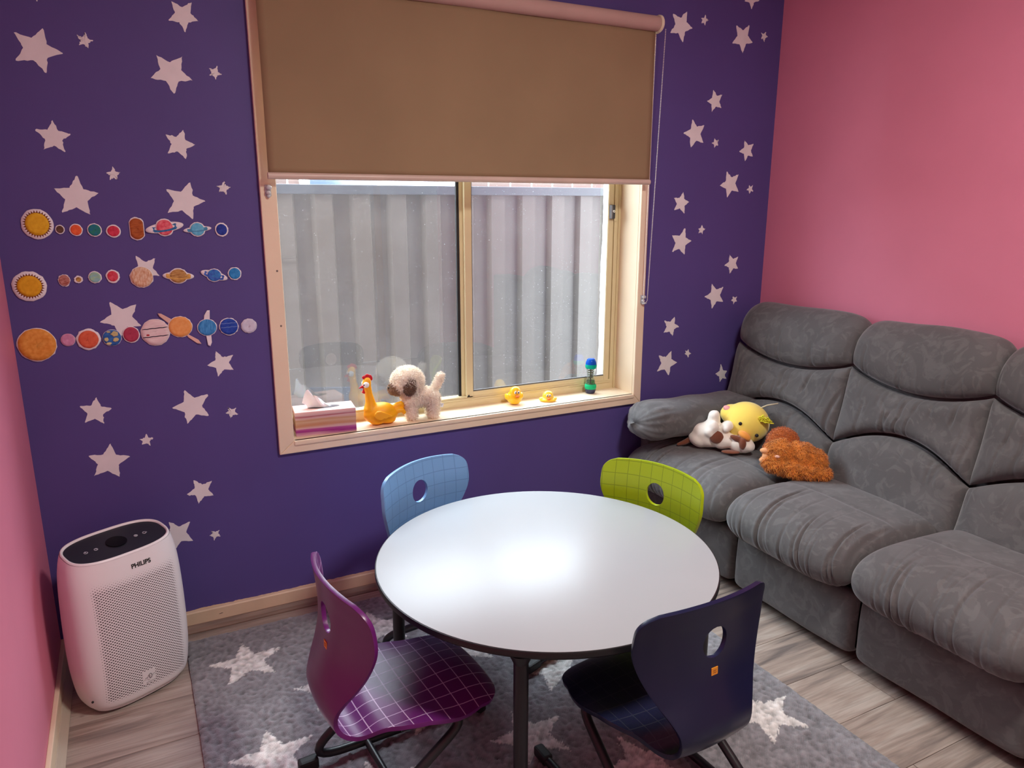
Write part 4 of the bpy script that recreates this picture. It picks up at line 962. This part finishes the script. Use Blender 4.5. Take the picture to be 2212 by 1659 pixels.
def chicken():
    t = thing('rubber_chicken', 'orange-yellow rubber chicken with red comb and bulging eyes on the sill', 'toy chicken', (.800, .052, SZ), R(0))
    YL = mat('orange_rubber', (250, 176, 16), rough=.5, var=.05, sss=.25, bump=.3, bscale=120, bdist=.001); RD = mat('red_rubber', (200, 20, 36), rough=.4, sss=.1)
    def wings(c):
        return 0.0
    body = [ell((0, 0, .043), (.062, .042, .040), (0, -6, 0)), ell((.012, 0, .036), (.060, .040, .034)), ell((-.030, 0, .060), (.030, .026, .028)),
            limb([(-.034, 0, .060), (-.034, 0, .090), (-.039, 0, .120), (-.044, 0, .150), (-.043, 0, .172)], [.027, .019, .0145, .0155, .0150]),
            ell((-.044, 0, .166), (.0165, .0165, .0185)),
            ell((.028, 0, .014), (.034, .034, .014)), ell((-.012, 0, .014), (.030, .034, .014))]
    remesh('body', body, .0032, YL, t, 4)
    tail = [limb([(.050, 0, .052), (.070, .0, .064), (.086, 0, .068), (.098, 0, .060)], [.012, .012, .011, .009]), limb([(.052, .006, .046), (.074, .008, .054), (.092, .010, .054), (.100, .010, .044)], [.011, .012, .011, .008]), limb([(.050, -.006, .040), (.070, -.010, .046), (.086, -.012, .046), (.093, -.012, .036)], [.011, .012, .010, .008])]
    remesh('tail', tail, .0025, YL, t, 2)
    for sy in (-1, 1):
        b = MB(); pts = [(-.030, .052), (-.022, .060), (-.008, .060), (.012, .052), (.034, .040), (.040, .036), (.030, .030), (.020, .032), (.014, .026), (.004, .029), (-.006, .023), (-.016, .026), (-.026, .032), (-.032, .042)]
        b.prism(pts, sy * .034, sy * .0445, axis='y'); w = b.build('wing', YL, t, smooth=True, ang=70); md = w.modifiers.new('b', 'BEVEL'); md.width = .003; md.segments = 3; md.limit_method = 'NONE'
        MB().ball((-.050, sy * .0125, .160), (.0115, .0095, .0118), 20, 14).build('eye', mat('eye_white', (246, 246, 244), rough=.25), t, smooth=True)
        MB().ball((-.0595, sy * .0165, .161), (.0028, .0028, .0032), 10, 8).build('pupil', BLACKR, t, smooth=True)
        b = MB()
    comb = [ell((-.052, 0, .186), (.010, .0032, .0075)), ell((-.042, 0, .191), (.0085, .0035, .0080)), ell((-.033, 0, .187), (.009, .0032, .0085)), ell((-.027, 0, .180), (.006, .003, .009)), ell((-.042, 0, .181), (.017, .0035, .006))]
    remesh('comb', comb, .0014, RD, t, 2)
    bk = [limb([(-.056, 0, .152), (-.066, 0, .150), (-.074, 0, .147)], [.0065, .0050, .0018]), limb([(-.054, 0, .146), (-.057, 0, .138), (-.056, 0, .130)], [.0045, .0045, .0062]), limb([(-.056, 0, .134), (-.064, 0, .130)], [.004, .002])]
    remesh('beak', bk, .0014, RD, t, 2)
chicken()

def sill_dog():
    t = thing('plush_puppy', 'cream plush puppy with brown ear and muzzle standing on the sill', 'plush toy', (.965, .062, SZ), R(-4))
    CR = mat('cream_plush', (246, 234, 218), rough=.95, var=.08, scale=30, sheen=.5); BR = mat('brown_plush', (116, 84, 62), rough=.95, var=.2, scale=40, sheen=.5)
    TN = mat('tan_plush', (158, 122, 92), rough=.95, var=.15, scale=40, sheen=.5)
    parts = [ell((.005, 0, .085), (.062, .036, .037)), ell((-.035, 0, .095), (.036, .036, .040)), limb([(-.040, -.020, .075), (-.038, -.022, .040), (-.038, -.022, .014)], [.024, .019, .0185]), limb([(-.030, .022, .075), (-.030, .024, .040), (-.030, .024, .014)], [.024, .019, .0185]),
             limb([(.048, -.020, .080), (.050, -.022, .040), (.048, -.022, .014)], [.027, .020, .0185]), limb([(.052, .022, .080), (.054, .024, .040), (.052, .024, .014)], [.026, .019, .018]),
             ell((-.046, -.002, .150), (.062, .052, .056)), ell((-.030, 0, .120), (.036, .036, .036)),
             limb([(.060, 0, .105), (.072, 0, .128), (.084, 0, .150), (.088, 0, .160)], [.013, .012, .0125, .012])]
    bd = remesh('body', parts, .0036, CR, t, 5)
    fur('fur', bd, 16000, .0115, .0008, CR, t, curl=.7, seed=3)
    mz = remesh('muzzle', [ell((-.098, -.002, .126), (.024, .026, .022)), ell((-.086, 0, .138), (.022, .028, .020)), ell((-.084, -.002, .118), (.024, .026, .017))], .003, TN, t, 4)
    fur('muzzle_fur', mz, 4500, .0075, .0007, TN, mz, curl=.7, seed=4)
    MB().ball((-.1205, -.006, .133), (.0055, .0075, .0055), 14, 10).build('nose', BLACKR, t, smooth=True)
    for sy in (-1, 1):
        e_ = remesh('ear', [ell((-.050, sy * .048, .136), (.021, .010, .029), (sy * 8, 12, 0)), ell((-.044, sy * .044, .155), (.016, .010, .016))], .003, BR, t, 4)
        fur('ear_fur', e_, 3500, .0085, .0008, BR, e_, curl=.7, seed=5)
        MB().ball((-.088, sy * .030, .150), (.0045, .004, .0045), 10, 8).build('eye', mat('bead_black', (15, 15, 16), rough=.15), t, smooth=True)
    tg_ = MB().box(-.010, .012, -.0004, .0004, -.008, .008).build('care_label', mat('label_white', (235, 236, 240), rough=.6), t); tg_.location = (.080, -.020, .048); tg_.rotation_euler = (0, R(18), R(8)); tg_['label'] = 'white sewn-in care label'
    b = MB()
    for k in range(3): b.box(-.003 + .0, .009 - k * .002, -.0009, -.0004, .004 - k * .004, .0052 - k * .004)
    b.build('label_print', mat('print_grey2', (120, 122, 130)), tg_)
sill_dog()

YD = mat('yellow_duck_vinyl', (252, 200, 24), rough=.3, var=.03, sss=.2, coat=.3); YD2 = mat('pale_yellow_vinyl', (250, 210, 70), rough=.3, sss=.2, coat=.3); OR = mat('duck_bill_orange', (232, 110, 24), rough=.4)
def duck(name, label, loc, rz, flat):
    t = thing(name, label, 'toy duck', loc, R(rz))
    if not flat:
        remesh('body', [ell((0, .004, .030), (.034, .030, .030)), ell((0, -.004, .052), (.024, .023, .026)), ell((0, .034, .040), (.010, .012, .010)), ell((0, .0, .012), (.024, .022, .012))], .0028, YD, t, 5)
        for sx in (-1, 1): remesh('wing', [ell((sx * .032, .006, .034), (.007, .018, .014), (0, 0, sx * -8))], .0022, YD, t, 2)
        hz, fy, es = .056, -.026, 1.0
    else:
        remesh('body', [ell((0, 0, .006), (.037, .026, .010)), ell((0, .002, .022), (.023, .021, .023)), ell((.029, 0, .010), (.010, .012, .008)), ell((-.029, 0, .010), (.010, .012, .008))], .0025, YD2, t, 5)
        hz, fy, es = .028, -.0185, .85
    for sx in (-1, 1):
        e_ = MB().ball((sx * .0068 * es, fy, hz), (.0052 * es, .0028, .0066 * es), 14, 10).build('eye', mat('eye_white', (246, 246, 244), rough=.25), t, smooth=True)
        MB().ball((sx * .0062 * es, fy - .0024, hz - .0005), (.0024 * es, .0014, .0038 * es), 10, 8).build('pupil', BLACKR, e_, smooth=True)
    remesh('bill', [ell((0, fy - .006, hz - .013 * es), (.010 * es, .010, .0032)), ell((0, fy - .004, hz - .018 * es), (.008 * es, .007, .0028))], .0014, OR, t, 2)
duck('rubber_duck', 'round yellow rubber duck sitting upright on the sill', (1.388, .070, SZ), -6, False)
duck('floating_duck', 'small pale yellow half duck lying flat on the sill', (1.538, .052, SZ), -22, True)

def shaker():
    t = thing('liquid_timer', 'blue, green and clear liquid timer toy at the right end of the sill', 'toy', (1.775, .088, SZ))
    def clearm(name, c, a=.75):
        return mat(name, c, rough=.04, trans=a, ior=1.03, var=.01, spec=.5)
    MB().lathe([(0, 0), (.018, 0), (.0225, .008), (.0245, .018), (.024, .020), (0, .020)], 32, cap=False).build('base', mat('navy_plastic', (50, 54, 84), rough=.3), t, ang=40)
    MB().lathe([(0, .0202), (.0245, .0202), (.0265, .028), (.0255, .037), (.022, .042), (0, .042)], 32, cap=False).build('lower_collar', mat('sea_green_plastic', (40, 220, 150), rough=.12, trans=.35, ior=1.2), t, ang=40)
    b = MB(); b.lathe([(.0215, .042), (.0195, .055), (.0175, .070), (.0170, .082), (.0180, .096), (.0215, .112)], 32, cap=False); b.build('clear_tube', clearm('clear_tube_plastic', (236, 246, 240), .92), t, smooth=True)
    MB().lathe([(0, .112), (.0225, .112), (.0250, .117), (.0255, .124), (.0245, .130), (0, .130)], 32, cap=False).build('upper_collar', mat('teal_plastic', (10, 205, 175), rough=.12, trans=.35, ior=1.2), t, ang=40)
    MB().lathe([(0, .1302), (.0243, .1302), (.0225, .140), (.0185, .150), (.0150, .1545), (0, .1550)], 32, cap=False).build('cap', mat('blue_cap_plastic', (24, 100, 225), rough=.12, trans=.35, ior=1.2), t, ang=40)
    LM = mat('lime_plastic', (222, 250, 20), rough=.3, sss=.1); b = MB(); b.lathe([(0, .043), (.0035, .043), (.0035, .112), (0, .112)], 12, cap=False); b.build('spindle', LM, t, smooth=True)
    b = MB(); pts = [(.0125 * math.cos(a * .42), .0125 * math.sin(a * .42), .046 + .062 * a / 90) for a in range(91)]; b.tube(pts, .0014, 6); b.build('spiral_ramp', LM, t, smooth=True)
    MB().lathe([(0, .0425), (.0195, .0425), (.0180, .058), (0, .058)], 28, cap=False).build('green_liquid', mat('green_liquid', (80, 235, 120), rough=.05, trans=.7, ior=1.1), t, smooth=True)
shaker()

# ------------------------------------------------------------------ soft toys on the sofa seat
def frame_at(o, e1):       # local axes: x to the picture right, z up
    return R(math.degrees(math.atan2(e1[1], e1[0])))
def plush_dog():
    t = thing('plush_dog', 'floppy white plush dog with brown patches lying at the front of the sofa toys', 'plush toy', (2.155, -.325, .447), R(-45.5)); t.scale = (1.08, 1.08, 1.08)
    # local x: along the picture's right (away from the far wall), y: away from the camera, z up
    WH = mat('white_velour', (240, 236, 226), rough=.95, var=.03, sheen=.4, bump=.3, bscale=35, bdist=.004); BR = mat('chestnut_velour', (118, 66, 44), rough=.95, var=.1, sheen=.4)
    wr = lambda c: .0016 * math.sin(c.x * 90 + 3 * math.sin(c.z * 40)) + .0012 * math.sin(c.z * 120 + c.x * 30)
    parts = [ell((-.045, 0, .055), (.062, .048, .050), (0, 14, 0)), ell((-.070, 0, .042), (.046, .044, .040)), ell((.020, -.008, .044), (.048, .044, .036)), ell((.082, -.012, .036), (.048, .042, .036)), ell((.104, -.022, .030), (.032, .032, .028)),
             limb([(-.040, .006, .078), (-.024, .004, .110), (-.020, .0, .136)], [.036, .026, .0235]), ell((-.018, -.014, .142), (.020, .016, .018)), limb([(.000, .0, .066), (.020, -.010, .090), (.030, -.016, .103)], [.028, .023, .0225]), ell((.026, -.034, .094), (.014, .012, .013)), ell((-.022, -.040, .106), (.020, .016, .018)),
             limb([(-.030, -.035, .075), (-.016, -.040, .098)], [.024, .020])]
    remesh('body', parts, .0042, WH, t, 6, disp=wr)
    remesh('patch', [ell((-.006, -.0455, .062), (.027, .012, .026), (0, 0, 6))], .0025, BR, t, 3)['label'] = 'round brown patch on the belly'
    remesh('ear', [ell((.074, -.044, .062), (.034, .012, .012), (0, 22, 12)), ell((.092, -.052, .048), (.014, .010, .024))], .0028, BR, t, 4)
    remesh('ear', [ell((.050, -.046, .009), (.036, .018, .007), (0, 0, 10))], .0026, BR, t, 3)
    b = [limb([(-.108, -.004, .030), (-.128, -.010, .018), (-.152, -.016, .009)], [.0115, .0105, .006])]; remesh('tail', b, .0024, BR, t, 2)
    tg_ = MB().box(-.014, .014, -.0006, .0006, -.016, .016).build('care_label', mat('label_cream', (226, 212, 176), rough=.7), t); tg_.location = (-.108, -.008, .088); tg_.rotation_euler = (0, R(-6), 0)
    MB().box(-.008, .008, -.0012, -.0006, -.008, .008).build('label_print', mat('label_ochre', (214, 170, 90)), tg_)
plush_dog()

def chick():
    t = thing('plush_chick', 'round pale yellow plush chick with orange beak and tuft behind the white dog', 'plush toy', (2.262, -.372, .447), R(-46))
    YW = mat('yellow_velour', (250, 226, 104), rough=.95, var=.02, sheen=.5, bump=.15, bscale=50, bdist=.002); OB = mat('beak_peach', (238, 160, 70), rough=.9, sheen=.3)
    remesh('body', [ell((0, 0, .118), (.094, .080, .086), (0, 20, 0)), ell((-.062, .012, .145), (.050, .045, .042))], .0055, YW, t, 5)
    remesh('beak', [ell((-.004, -.082, .082), (.030, .020, .015), (0, 32, 0))], .003, OB, t, 3)
    for x, z in ((-.024, .130), (.044, .084)):
        y = -.076 + (.006 if x > 0 else 0)
        o = MB().ball((x, y, z), (.0075, .0050, .0075), 14, 10).build('eye', mat('stitched_black', (30, 26, 34), rough=.6), t, smooth=True)
    tf = remesh('tuft_base', [ell((.070, -.052, .148), (.024, .014, .012), (0, 20, 0))], .0028, mat('lime_yellow_yarn', (226, 222, 60), rough=.95), t, 2)
    b = MB(); rg = random.Random(8)
    for k in range(26):
        a = rg.uniform(0, 6.28); x0, z0 = .070 + rg.uniform(-.018, .018), .150 + rg.uniform(-.008, .008); dx, dz = rg.uniform(-.016, .026), rg.uniform(-.006, .020)
        b.tube([(x0, -.060, z0), (x0 + dx * .6, -.070, z0 + dz * .8), (x0 + dx, -.072, z0 + dz * .6)], [.0036, .0032, .0022], 6)
    o = b.build('tuft', mat('lime_yellow_yarn', (226, 222, 60), rough=.95), t, smooth=True); o['kind'] = 'stuff'
    remesh('wing', [ell((-.078, -.006, .168), (.024, .014, .014), (0, 30, 0))], .0028, mat('pink_velour', (232, 170, 170), rough=.95), t, 2)
    MB().tube([(.040, -.006, .180), (.075, .0, .198), (.118, .006, .208)], .0028, 8).build('hanging_cord', mat('cream_cord', (206, 198, 170), rough=.9), t, smooth=True)
chick()

def orang():
    t = thing('plush_monkey', 'shaggy orange plush monkey slumped against the sofa back', 'plush toy', (2.215, -.660, .447), R(-47))
    OG = mat('orange_shag', (214, 132, 50), rough=.95, var=.22, scale=45, sheen=.4); OD = mat('rust_velour', (182, 96, 34), rough=.95, var=.1, scale=20, sheen=.5); FL = mat('flesh_velour', (224, 160, 110), rough=.9, sheen=.3)
    wr = lambda c: .003 * math.sin(c.x * 130 + 4 * math.sin(c.z * 70)) * math.sin(c.z * 150 + c.y * 60)
    hd = remesh('head', [ell((-.034, .030, .110), (.060, .040, .055)), ell((-.074, .030, .070), (.030, .030, .040))], .004, OD, t, 5)
    fur('head_fur', hd, 6000, .006, .0008, OD, hd, curl=.8, seed=9)
    bd = remesh('body', [ell((-.040, -.010, .075), (.052, .040, .050)), ell((.030, .0, .062), (.076, .046, .054), (0, 12, 0)), ell((.085, .004, .050), (.040, .038, .044)), ell((-.060, -.020, .040), (.040, .036, .034)),
                         limb([(-.046, -.036, .036), (.010, -.048, .026), (.070, -.046, .020), (.128, -.030, .017)], [.024, .024, .020, .016])], .004, OG, t, 4, disp=wr)
    fur('shag', bd, 26000, .015, .0011, OG, t, curl=1.1, seed=10, droop=.25)
    remesh('muzzle', [ell((-.096, -.030, .084), (.020, .014, .011)), ell((-.090, -.032, .060), (.016, .014, .018)), ell((-.096, -.034, .046), (.020, .014, .012))], .0028, FL, t, 3)
    MB().ball((-.050, -.056, .074), (.011, .007, .0065), 14, 10).build('hand_tip', mat('pale_pink_velour', (242, 196, 176), rough=.9), t, smooth=True)
orang()

# ------------------------------------------------------------------ paper planets stuck to the wall
PAPER = mat('white_paper', (238, 232, 236), rough=.85, var=.02)
def crayon(name, c1, c2, stretch=(1, 1, 1), scale=90, rot=0):
    return mat('crayon_' + name, c1, rough=.75, scale=scale, col2=c2, detail=6, stretch=stretch)
def sheet(name, poly, lift, m, parent, curl=.0016, c=None, R0=.04):
    """cut paper: fan with rings, its rim curls off the wall; y is measured off the wall"""
    n = len(poly); cx = sum(p[0] for p in poly) / n if c is None else c[0]; cz = sum(p[1] for p in poly) / n if c is None else c[1]
    V = []; F = []; rings = (.001, .35, .7, 1.0)
    for q in rings:
        for x, z in poly:
            px, pz = cx + (x - cx) * q, cz + (z - cz) * q; r = math.hypot(px, pz) / R0
            V.append((px, -(lift + curl * r * r), pz))
    F.append(tuple(range(n)))
    for k in range(len(rings) - 1):
        for i in range(n): F.append((k * n + i, k * n + (i + 1) % n, (k + 1) * n + (i + 1) % n, (k + 1) * n + i))
    o = raw(name, V, F, m, parent); md = o.modifiers.new('s', 'SOLIDIFY'); md.thickness = .0003; md.offset = -1; return o
def band(a, b, w, rot, n=48, a0=0, a1=360):
    """flat ring outline polygon strip as a quad strip"""
    out = []
    for k in range(n + 1):
        th = R(a0 + (a1 - a0) * k / n)
        for s in (1, 1 - w):
            x, z = math.cos(th) * a * s, math.sin(th) * b * s; out.append((x * math.cos(rot) - z * math.sin(rot), x * math.sin(rot) + z * math.cos(rot)))
    return out
PL = [
    (-0.214, 1.400, 0.0402, 0.0431),
    (-0.159, 1.384, 0.0122, 0.0134),
    (-0.118, 1.382, 0.0174, 0.0181),
    (-0.070, 1.381, 0.0195, 0.0198),
    (-0.020, 1.377, 0.0202, 0.0192),
    (0.044, 1.383, 0.0239, 0.0350),
    (0.122, 1.386, 0.0264, 0.0269),
    (0.216, 1.379, 0.0236, 0.0230),
    (0.288, 1.377, 0.0204, 0.0221),
    (-0.256, 1.222, 0.0444, 0.0439),
    (-0.166, 1.235, 0.0160, 0.0181),
    (-0.129, 1.236, 0.0115, 0.0116),
    (-0.085, 1.241, 0.0182, 0.0183),
    (-0.037, 1.242, 0.0190, 0.0204),
    (0.042, 1.236, 0.0333, 0.0332),
    (0.147, 1.235, 0.0283, 0.0245),
    (0.253, 1.233, 0.0236, 0.0216),
    (0.316, 1.236, 0.0209, 0.0211),
    (-0.259, 1.048, 0.0511, 0.0508),
    (-0.178, 1.056, 0.0196, 0.0194),
    (-0.124, 1.053, 0.0329, 0.0329),
    (-0.060, 1.053, 0.0266, 0.0260),
    (-0.006, 1.059, 0.0243, 0.0262),
    (0.063, 1.061, 0.0423, 0.0431),
    (0.137, 1.073, 0.0363, 0.0344),
    (0.217, 1.065, 0.0303, 0.0285),
    (0.284, 1.063, 0.0303, 0.0293),
    (0.347, 1.061, 0.0252, 0.0244),
]
ROWS = ['top', 'middle', 'bottom']
def planet(i, label, col, col2, inner=.82, paper=PAPER, kind='disc', stretch=(1, 1, 1), jit=.03, extra=None, off=(0, 0)):
    x, z, rx, rz = PL[i]
    t = thing('paper_sun' if kind == 'sun' else 'paper_planet', label, 'paper cutout', (x, -.0006, z), 0, 'paper planets in the %s row' % ROWS[0 if i < 9 else 1 if i < 18 else 2])
    R0 = max(rx, rz); rot = 0
    sq = kind == 'barrel'
    def pol(f, seed, j=jit):
        p = disc_poly(0, 0, rx * f, rz * f, 30, j, seed)
        if sq: p = [(max(-rx * f * .86, min(rx * f * .86, a * 1.12)), b) for a, b in p]
        return p
    if extra: extra(t, R0, 'under')
    sheet('paper', pol(1.0, i), .0008, paper, t, R0=R0)
    d = sheet('coloured_disc', [(a + off[0], b + off[1]) for a, b in pol(inner, i + 50, .012)], .0012, crayon('%d' % i, col, col2, stretch), t, R0=R0, c=off)
    if kind == 'sun':
        b = []; V = []; F = []; n = 30
        for k in range(n):
            a = 2 * PI * k / n; da = 2 * PI / n * .48; r0, r1 = inner * .99, inner * 1.24
            for rr_, aa in ((r0, a - da), (r0, a + da), (r1, a)):
                px, pz = math.cos(aa) * rr_ * rx, math.sin(aa) * rr_ * rz; V.append((px, -(.0014 + .0016 * (math.hypot(px, pz) / R0) ** 2), pz))
            F.append((3 * k, 3 * k + 1, 3 * k + 2))
        m0 = len(V)
        for k in range(49):
            a = 2 * PI * k / 48
            for rr_ in (inner * .97, inner * 1.03): px, pz = math.cos(a) * rr_ * rx, math.sin(a) * rr_ * rz; V.append((px, -(.0015 + .0016 * (math.hypot(px, pz) / R0) ** 2), pz))
        for k in range(48): a = m0 + 2 * k; F.append((a, a + 1, a + 3, a + 2))
        raw('sun_rays', V, F, mat('ray_brown', (120, 62, 30), rough=.8), t, smooth=False)
    if extra: extra(t, R0, 'over')
    return t
def ring_extra(a, b, rot, col, w=.35, paper_pad=1.22, over=True, front_only=True):
    def g(t, R0, ph):
        if ph == 'under':
            p = [(math.cos(2 * PI * k / 40) * a * 1.04, math.sin(2 * PI * k / 40) * b * paper_pad) for k in range(40)]
            p = [(u * math.cos(rot) - v * math.sin(rot), u * math.sin(rot) + v * math.cos(rot)) for u, v in p]; sheet('ring_paper', p, .0006, PAPER, t, curl=.0012, R0=R0)
        else:
            q = band(a * .97, b, w, rot, 48, 0, 360); V = []
            for u, v in q: V.append((u, -(.0019 + .0016 * min(1.0, (math.hypot(u, v) / R0)) ** 2 * (1 if math.hypot(u, v) < R0 else .6)), v))
            F = []
            for k in range(48):
                ang = 360 * k / 48
                if front_only and 25 < ang < 150 and b * 1.0 < R0: 
                    pass
                F.append((2 * k, 2 * k + 1, 2 * k + 3, 2 * k + 2))
            if front_only:    # the far half of the ring is hidden behind the planet
                F = [f for kk, f in enumerate(F) if not (40 < 360 * kk / 48 < 140)]
            raw('ring_band', V, F, crayon('ring%d' % int(col[0] + col[2]), col, tuple(min(255, c + 30) for c in col)), t, smooth=False)
    return g
def stripes(ys, col, w=.0014, tilt=.0, spot=None, span=.9):
    def g(t, R0, ph):
        if ph != 'over': return
        b = MB()
        for y in ys:
            hw = math.sqrt(max(.0001, 1 - (y / R0) ** 2)) * R0 * span
            pts = [(-hw + 2 * hw * k / 10, -(.0018 + .0016 * ((-hw + 2 * hw * k / 10) ** 2 + y * y) / R0 ** 2), y + tilt * (-hw + 2 * hw * k / 10) + .0006 * math.sin(k * 2.1)) for k in range(11)]
            b.tube(pts, [w * .6] + [w] * 9 + [w * .4], 6, sq=1.0)
        b.build('stripe', mat('ink_%d_%d_%d' % col, col, rough=.7), t, smooth=True)['kind'] = 'stuff'
        if spot: MB().ball((spot[0], -.0024, spot[1]), (.005, .0004, .0028), 12, 6).build('red_spot', mat('red_ink', (176, 40, 50), rough=.7), t, smooth=True)
    return g
def lands(blobs, col):
    def g(t, R0, ph):
        if ph != 'over': return
        for k, (x, z, a, b_) in enumerate(blobs): sheet('land_patch', disc_poly(x, z, a, b_, 14, .22, k + 3), .0022, mat('land_%d%d' % (col[0], k), col, rough=.8, var=.1), t, curl=.002, R0=R0, c=(x, z))
    return g
planet(0, 'gold sun cutout with brown spikes, first in the top row', (226, 170, 24), (238, 190, 40), .74, kind='sun')
planet(1, 'tiny dark brown planet cutout beside the top sun', (84, 56, 44), (110, 76, 58), .80)
planet(2, 'orange-red planet cutout, second planet in the top row', (222, 84, 40), (240, 110, 60), .84)
planet(3, 'teal and green planet cutout in the top row', (20, 110, 150), (40, 130, 96), .86)
planet(4, 'crimson planet cutout, fourth planet in the top row', (196, 30, 60), (220, 70, 96), .82)
planet(5, 'tall brown barrel-shaped planet cutout in the top row', (150, 70, 24), (186, 100, 44), .90, kind='barrel', stretch=(.6, 1, 2.5))
planet(6, 'pink-red planet cutout with a blue ring in the top row', (216, 60, 84), (240, 130, 140), .88, extra=ring_extra(.053, .0125, R(9), (30, 96, 150), .42))
planet(7, 'light blue ringed planet cutout in the top row', (84, 176, 216), (120, 200, 230), .86, extra=ring_extra(.040, .0075, R(5), (60, 130, 170), .5))
planet(8, 'dark blue planet cutout, last in the top row', (24, 44, 130), (44, 70, 170), .80)
planet(9, 'gold sun cutout with brown spikes, first in the middle row', (222, 160, 20), (236, 176, 34), .70, kind='sun')
planet(10, 'reddish brown scribbled planet cutout in the middle row', (150, 66, 48), (206, 150, 140), .90, jit=.07, stretch=(1, 1, 3))
planet(11, 'tiny brown and yellow planet cutout in the middle row', (120, 70, 30), (214, 170, 90), .62, jit=.10)
planet(12, 'pale blue-green planet cutout in the middle row', (130, 186, 206), (170, 206, 150), .86, jit=.04, stretch=(.6, 1, 2.5))
planet(13, 'scarlet planet cutout, fourth planet in the middle row', (200, 30, 54), (226, 90, 110), .78, jit=.06)
planet(14, 'large tan scribbled planet cutout overlapping a star', (206, 150, 110), (232, 208, 180), .94, jit=.04, stretch=(3, 1, 1))
planet(15, 'ochre ringed planet cutout in the middle row', (150, 98, 40), (206, 164, 100), .88, extra=ring_extra(.0440, .0110, R(-4), (196, 150, 70), .4), stretch=(.6, 1, 3))
planet(16, 'blue and violet ringed planet cutout in the middle row', (50, 80, 180), (60, 140, 206), .88, extra=ring_extra(.0400, .0110, R(-18), (40, 80, 170), .35))
planet(17, 'bright blue planet cutout, last in the middle row', (20, 120, 190), (60, 150, 214), .86, jit=.05)
planet(18, 'big plain orange sun cutout, first in the bottom row', (220, 140, 50), (236, 164, 76), .955)
planet(19, 'mauve pink planet cutout in the bottom row', (200, 130, 170), (214, 152, 186), .97, jit=.02)
planet(20, 'orange-red planet cutout with wide white border in the bottom row', (214, 90, 60), (226, 110, 76), .83, jit=.05)
planet(21, 'blue earth cutout with cream land in the bottom row', (28, 84, 160), (60, 120, 190), .96, jit=.02, extra=lands([(.008, .012, .011, .008), (-.015, -.004, .006, .007), (.010, -.007, .008, .006), (-.010, -.017, .007, .004), (-.008, .019, .006, .003)], (206, 196, 140)))
planet(22, 'dark rose planet cutout beside the striped planet', (170, 50, 80), (184, 64, 92), .90)
planet(23, 'large cream striped planet cutout with a red spot in the bottom row', (228, 200, 202), (238, 220, 218), .965, stretch=(.5, 1, 4), extra=stripes((.0125, -.0135), (34, 34, 60), .0014, .05, (-.022, -.008)))
def saturn(t, R0, ph):
    if ph == 'under':
        for pts in ([(-.012, .018), (-.052, .046), (-.0615, .048), (-.058, .038), (-.030, .010)], [(.012, -.020), (.050, -.046), (.058, -.060), (.046, -.058), (.020, -.036)]):
            sheet('ring_ear', pts, .0010, mat('peach_paper', (232, 190, 176), rough=.85), t, curl=.0008, R0=R0)
planet(24, 'orange ringed planet cutout with peach ring ears in the bottom row', (236, 158, 84), (240, 172, 104), .95, extra=saturn)
def uranus(t, R0, ph):
    if ph == 'under':
        sheet('ring_ear', [(-.009, .020), (-.006, .040), (.004, .056), (.012, .056), (.010, .020)], .0010, PAPER, t, curl=.0012, R0=R0)
        sheet('ring_ear', [(-.006, -.020), (-.003, -.058), (.004, -.062), (.010, -.050), (.010, -.020)], .0010, PAPER, t, curl=.0012, R0=R0)
planet(25, 'blue planet cutout with white vertical ring ears in the bottom row', (40, 120, 190), (80, 160, 220), .93, extra=uranus, stretch=(2.5, 1, .6))
planet(26, 'deep blue planet cutout with pale streaks in the bottom row', (26, 60, 160), (40, 80, 180), .92, jit=.04, extra=stripes((.011, -.002), (150, 180, 230), .0006, .03))
planet(27, 'pale grey-white planet cutout, last in the bottom row', (200, 200, 220), (216, 214, 230), .96)
